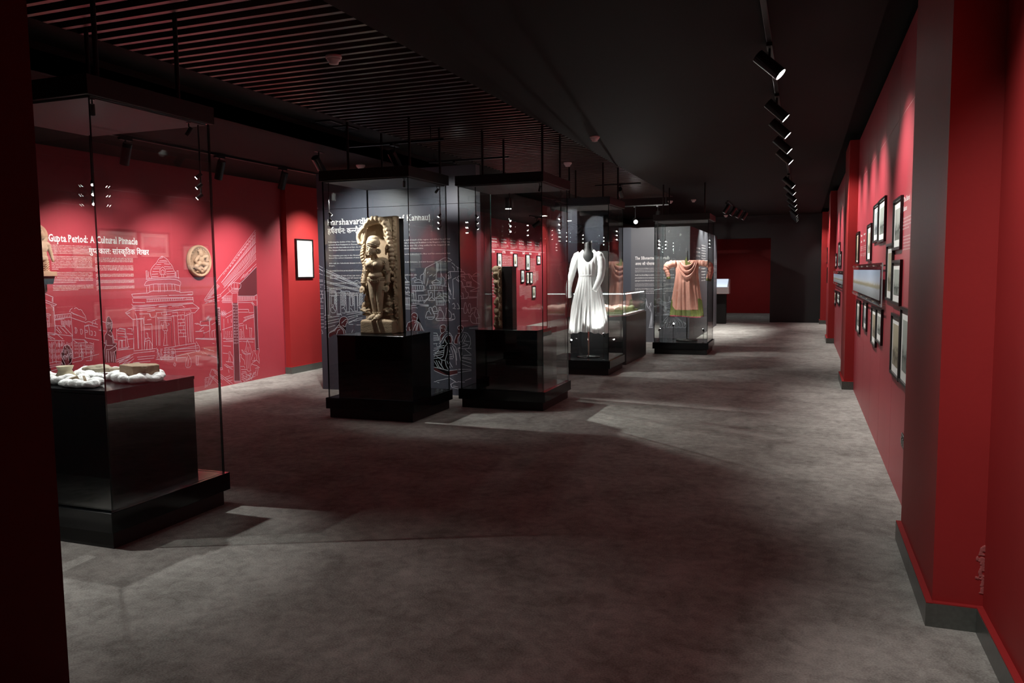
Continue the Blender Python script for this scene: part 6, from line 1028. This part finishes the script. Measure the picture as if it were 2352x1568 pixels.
fused('standing_figure', b, M['terracotta'], bd, .005, 1)
b = MB(); b.prism([(by-.09, 1.469), (by+.11, 1.469), (by+.085, 1.39), (by-.065, 1.39)], 'X', XL+.005, XL+.13); b.build('bracket', M['black_matt'], bd)

def picture(axis, wall, a0, a1, z0, z1, label, art, fw=.022, depth=.030, matw=.045, group=None, side=-1, cat='picture', glaze=True, top_mat=None):
    """framed print; axis 'X' hangs on a wall across X, facing side"""
    f0, f1 = wall, wall+side*depth
    r = thing('picture_frame', (wall, (a0+a1)/2, z0), label, cat, group)
    def bx(name, m, p0, p1, y0, y1, za, zb, bevel=0):
        return box(name, m, (min(p0, p1), max(p0, p1), y0, y1, za, zb), r, bevel)
    b = MB(); lo, hi = min(f0, f1), max(f0, f1)
    b.box(lo, hi, a0, a1, z0, z0+fw); b.box(lo, hi, a0, a1, z1-fw, z1); b.box(lo, hi, a0, a0+fw, z0+fw, z1-fw); b.box(lo, hi, a1-fw, a1, z0+fw, z1-fw)
    b.build('frame', M['frame'], r)
    q = wall+side*(depth-.012)
    bx('mat_board', M['mat_board'], wall+side*.002, q, a0+fw, a1-fw, z0+fw, z1-fw)
    mt = top_mat or matw
    bx('print', art, q, q+side*.0012, a0+fw+matw, a1-fw-matw, z0+fw+matw, z1-fw-mt)
    if glaze: bx('glazing', M['pane'], q+side*.004, q+side*.0055, a0+fw+.0005, a1-fw-.0005, z0+fw+.0005, z1-fw-.0005)
    return r
ART = [picture_mat('engraving_%d' % i, d, l, i+1) for i, (d, l) in enumerate((((.07, .08, .07), (.42, .44, .40)), ((.10, .09, .06), (.46, .42, .30)), ((.06, .07, .06), (.38, .42, .38)), ((.16, .13, .08), (.50, .47, .36)), ((.05, .06, .07), (.34, .37, .38)), ((.13, .11, .08), (.36, .30, .20))))]
picture('X', -7.06, 9.80, 10.23, 1.405, 1.99, 'tall black framed white print on the lit red column', picture_mat('sparse_drawing', (.74, .73, .70), (.88, .88, .86), 9), side=1, matw=.06, fw=.02)
G = None
for (a0, a1, z0, z1, lab, k, mw) in (
    (5.46, 5.92, 1.57, 1.905, 'framed grey engraving, highest one beside the lettering on the near right wall', 0, .05),
    (6.51, 7.07, 1.655, 1.995, 'framed landscape print, nearer one of the high touching pair on the right wall', 2, .05),
    (7.085, 7.55, 1.67, 1.99, 'framed landscape print, farther one of the high touching pair on the right wall', 4, .05),
    (7.75, 8.23, 1.52, 1.86, 'framed white print just above the acrylic panorama, left of the touching pair', 3, .06),
    (9.66, 10.14, 1.51, 1.87, 'framed brown print at the far end of the near right wall by the second column', 5, .02),
    (5.90, 6.02, 0, 0, '', 0, 0),
    (5.89, 6.30, 1.225, 1.625, 'large framed sepia view right of the acrylic panorama', 1, .05),
    (5.395, 5.885, 1.215, 1.505, 'framed dark view beside and below the sepia one, under the highest engraving', 2, .045),
    (8.95, 9.50, .765, 1.115, 'framed print below the panorama, farthest of the low row', 0, .05),
    (8.03, 8.47, .86, 1.135, 'small framed dark print below the panorama, second from the far end of the low row', 4, .045),
    (7.01, 7.47, .805, 1.13, 'framed print below the panorama, left one of the low touching pair', 5, .05),
    (6.53, 6.995, .865, 1.14, 'framed print below the panorama, right one of the low touching pair', 0, .05),
    (5.335, 5.835, .75, 1.155, 'large framed sepia print at lower left of the biggest picture', 1, .05),
    (4.655, 5.315, .76, 1.22, 'biggest framed pale grey print, lowest and nearest on the right wall', 2, .06),
    (15.4, 16.3, 1.48, 1.735, 'far framed print beyond the second column, lower left of three', 4, .05), (14.15, 14.75, 1.48, 1.90, 'far framed tall print beyond the second column', 0, .05), (13.62, 14.1, 1.48, 1.735, 'far framed small print touching the tall one beyond the second column', 2, .05),
    (12.05, 12.7, 1.49, 1.765, 'far framed print just past the second column', 3, .05), (11.35, 11.95, 1.49, 1.82, 'far framed print half hidden by the second column', 1, .05),
    (15.4, 16.3, .79, 1.06, 'far framed print under the second panorama, leftmost of the low ones', 1, .05), (13.8, 14.85, .86, 1.075, 'far framed print under the second panorama, middle of the low ones', 0, .05), (11.5, 12.4, .75, 1.085, 'far framed print under the second panorama, behind the second column edge', 2, .05),
    (21.4, 22.3, 1.60, 2.0, 'farthest framed white print near the black wall', 3, .06), (20.9, 21.3, 1.11, 1.5, 'farthest small framed print below the white one near the black wall', 2, .05)):
    if not lab: continue
    q = 1.027 if a0 != 9.66 else 1.0; a0 *= q; a1 *= q; z0 = 1.45+(z0-1.45)*q; z1 = 1.45+(z1-1.45)*q
    picture('X', XR, a0, a1, z0, z1, lab, ART[k], matw=mw, group='framed prints on the right wall', glaze=False, fw=.019 if a0 < 11 else .03, depth=.018)
for i, (a0, a1, z0, z1) in enumerate(((18.07, 18.36, 1.59, 1.945), (19.22, 19.5, 1.60, 1.95), (20.2, 20.52, 1.52, 1.945), (21.15, 21.46, 1.68, 1.93), (19.78, 20.05, 1.185, 1.53), (20.22, 20.45, 1.145, 1.47), (20.51, 20.745, 1.145, 1.47), (20.70, 21.0, .73, 1.08))):
    picture('X', -7.1, a0, a1, z0, z1, 'narrow framed print on the far timeline wall, %s' % ['first of the top row', 'second of the top row', 'third of the top row', 'last of the top row', 'left of the middle row', 'middle of the middle row', 'right of the middle row', 'lowest one'][i], ART[i % 6], matw=.05, side=1, group='framed prints on the timeline wall', glaze=False)

# acrylic panoramas on standoff pins
def pano_mat():
    m, nt, b = new_mat('river_panorama')
    tc_ = N(nt, 'ShaderNodeTexCoord'); mp_ = N(nt, 'ShaderNodeMapping'); mp_.inputs['Scale'].default_value = (1, 14, 1.5)
    nt.links.new(tc_.outputs['Generated'], mp_.inputs[0])
    n = N(nt, 'ShaderNodeTexNoise'); n.inputs['Scale'].default_value = 3.5; n.inputs['Detail'].default_value = 8; nt.links.new(mp_.outputs[0], n.inputs['Vector'])
    spx = N(nt, 'ShaderNodeSeparateXYZ'); nt.links.new(tc_.outputs['Generated'], spx.inputs[0])
    ma = N(nt, 'ShaderNodeMath', operation='MULTIPLY_ADD'); ma.inputs[1].default_value = .22; nt.links.new(n.outputs['Fac'], ma.inputs[0]); nt.links.new(spx.outputs['Z'], ma.inputs[2])
    cr = N(nt, 'ShaderNodeValToRGB'); e = cr.color_ramp.elements
    e[0].position = .12; e[0].color = (.20, .22, .23, 1); e[1].position = 1; e[1].color = (.30, .38, .50, 1)
    for p, c_ in ((.45, (.34, .38, .42, 1)), (.50, (.24, .23, .15, 1)), (.58, (.30, .27, .19, 1)), (.63, (.42, .44, .44, 1)), (.72, (.40, .46, .56, 1))): x = e.new(p); x.color = c_
    nt.links.new(ma.outputs[0], cr.inputs[0]); nt.links.new(cr.outputs[0], b.inputs['Base Color']); b.inputs['Roughness'].default_value = .5
    return m
PANO = pano_mat()
for (a0, a1, z0, z1, lab) in ((6.50, 10.1, 1.16, 1.495, 'long clear acrylic panorama of a river front on the near right wall'), (11.3, 16.4, 1.175, 1.42, 'long clear acrylic panorama beyond the second column')):
    r = thing('acrylic_panorama', (XR-.035, (a0+a1)/2, z0), lab, 'panorama')
    o = box('acrylic_sheet', M['acrylic'], (XR-.040, XR-.031, a0, a1, z0, z1), r); o.data.materials.append(M['acrylic_edge'])
    for p in o.data.polygons:
        if abs(p.normal[0]) < .5: p.material_index = 1
    box('printed_view', PANO, (XR-.0425, XR-.0412, a0+.10, a1-.16, z0+.045, z1-.055), r)
    n = 6
    for i in range(n):
        for z in (z0+.02, z1-.02):
            y = a0+.03+(a1-a0-.06)*i/(n-1)
            MB().cyl((XR-.004, y, z), (XR-.047, y, z), .007, n=10).build('standoff_pin', M['chrome'], r)
# wall socket
r = thing('wall_socket', (XR, 5.17, .36), 'small dark socket plate low on the near right wall', 'socket')
box('plate', M['black_metal'], (XR-.008, XR, 5.06, 5.28, .362, .445), r, bevel=.002)
for y in (5.11, 5.17, 5.23): box('switch', M['granite'], (XR-.014, XR-.0085, y-.018, y+.018, .385, .425), r, bevel=.002)

# ================================================================== FAR KIOSK
r = thing('kiosk', (-2.1, 22.0, 0), 'white slanted kiosk head on a black post in the far dark room', 'kiosk')
box('post', M['black_matt'], (-2.30, -1.95, 21.95, 22.2, 0, .80), r)
b = MB(); b.prism([(21.75, .82), (22.25, .82), (22.25, 1.20), (22.12, 1.22), (21.72, 1.0)], 'X', -2.42, -1.86); b.build('shell', M['kiosk_white'], r, bevel=.004)
b = MB(); b.prism([(21.715, 1.008), (22.09, 1.214), (22.086, 1.219), (21.711, 1.013)], 'X', -2.38, -1.90); b.build('screen', M['screen'], r)
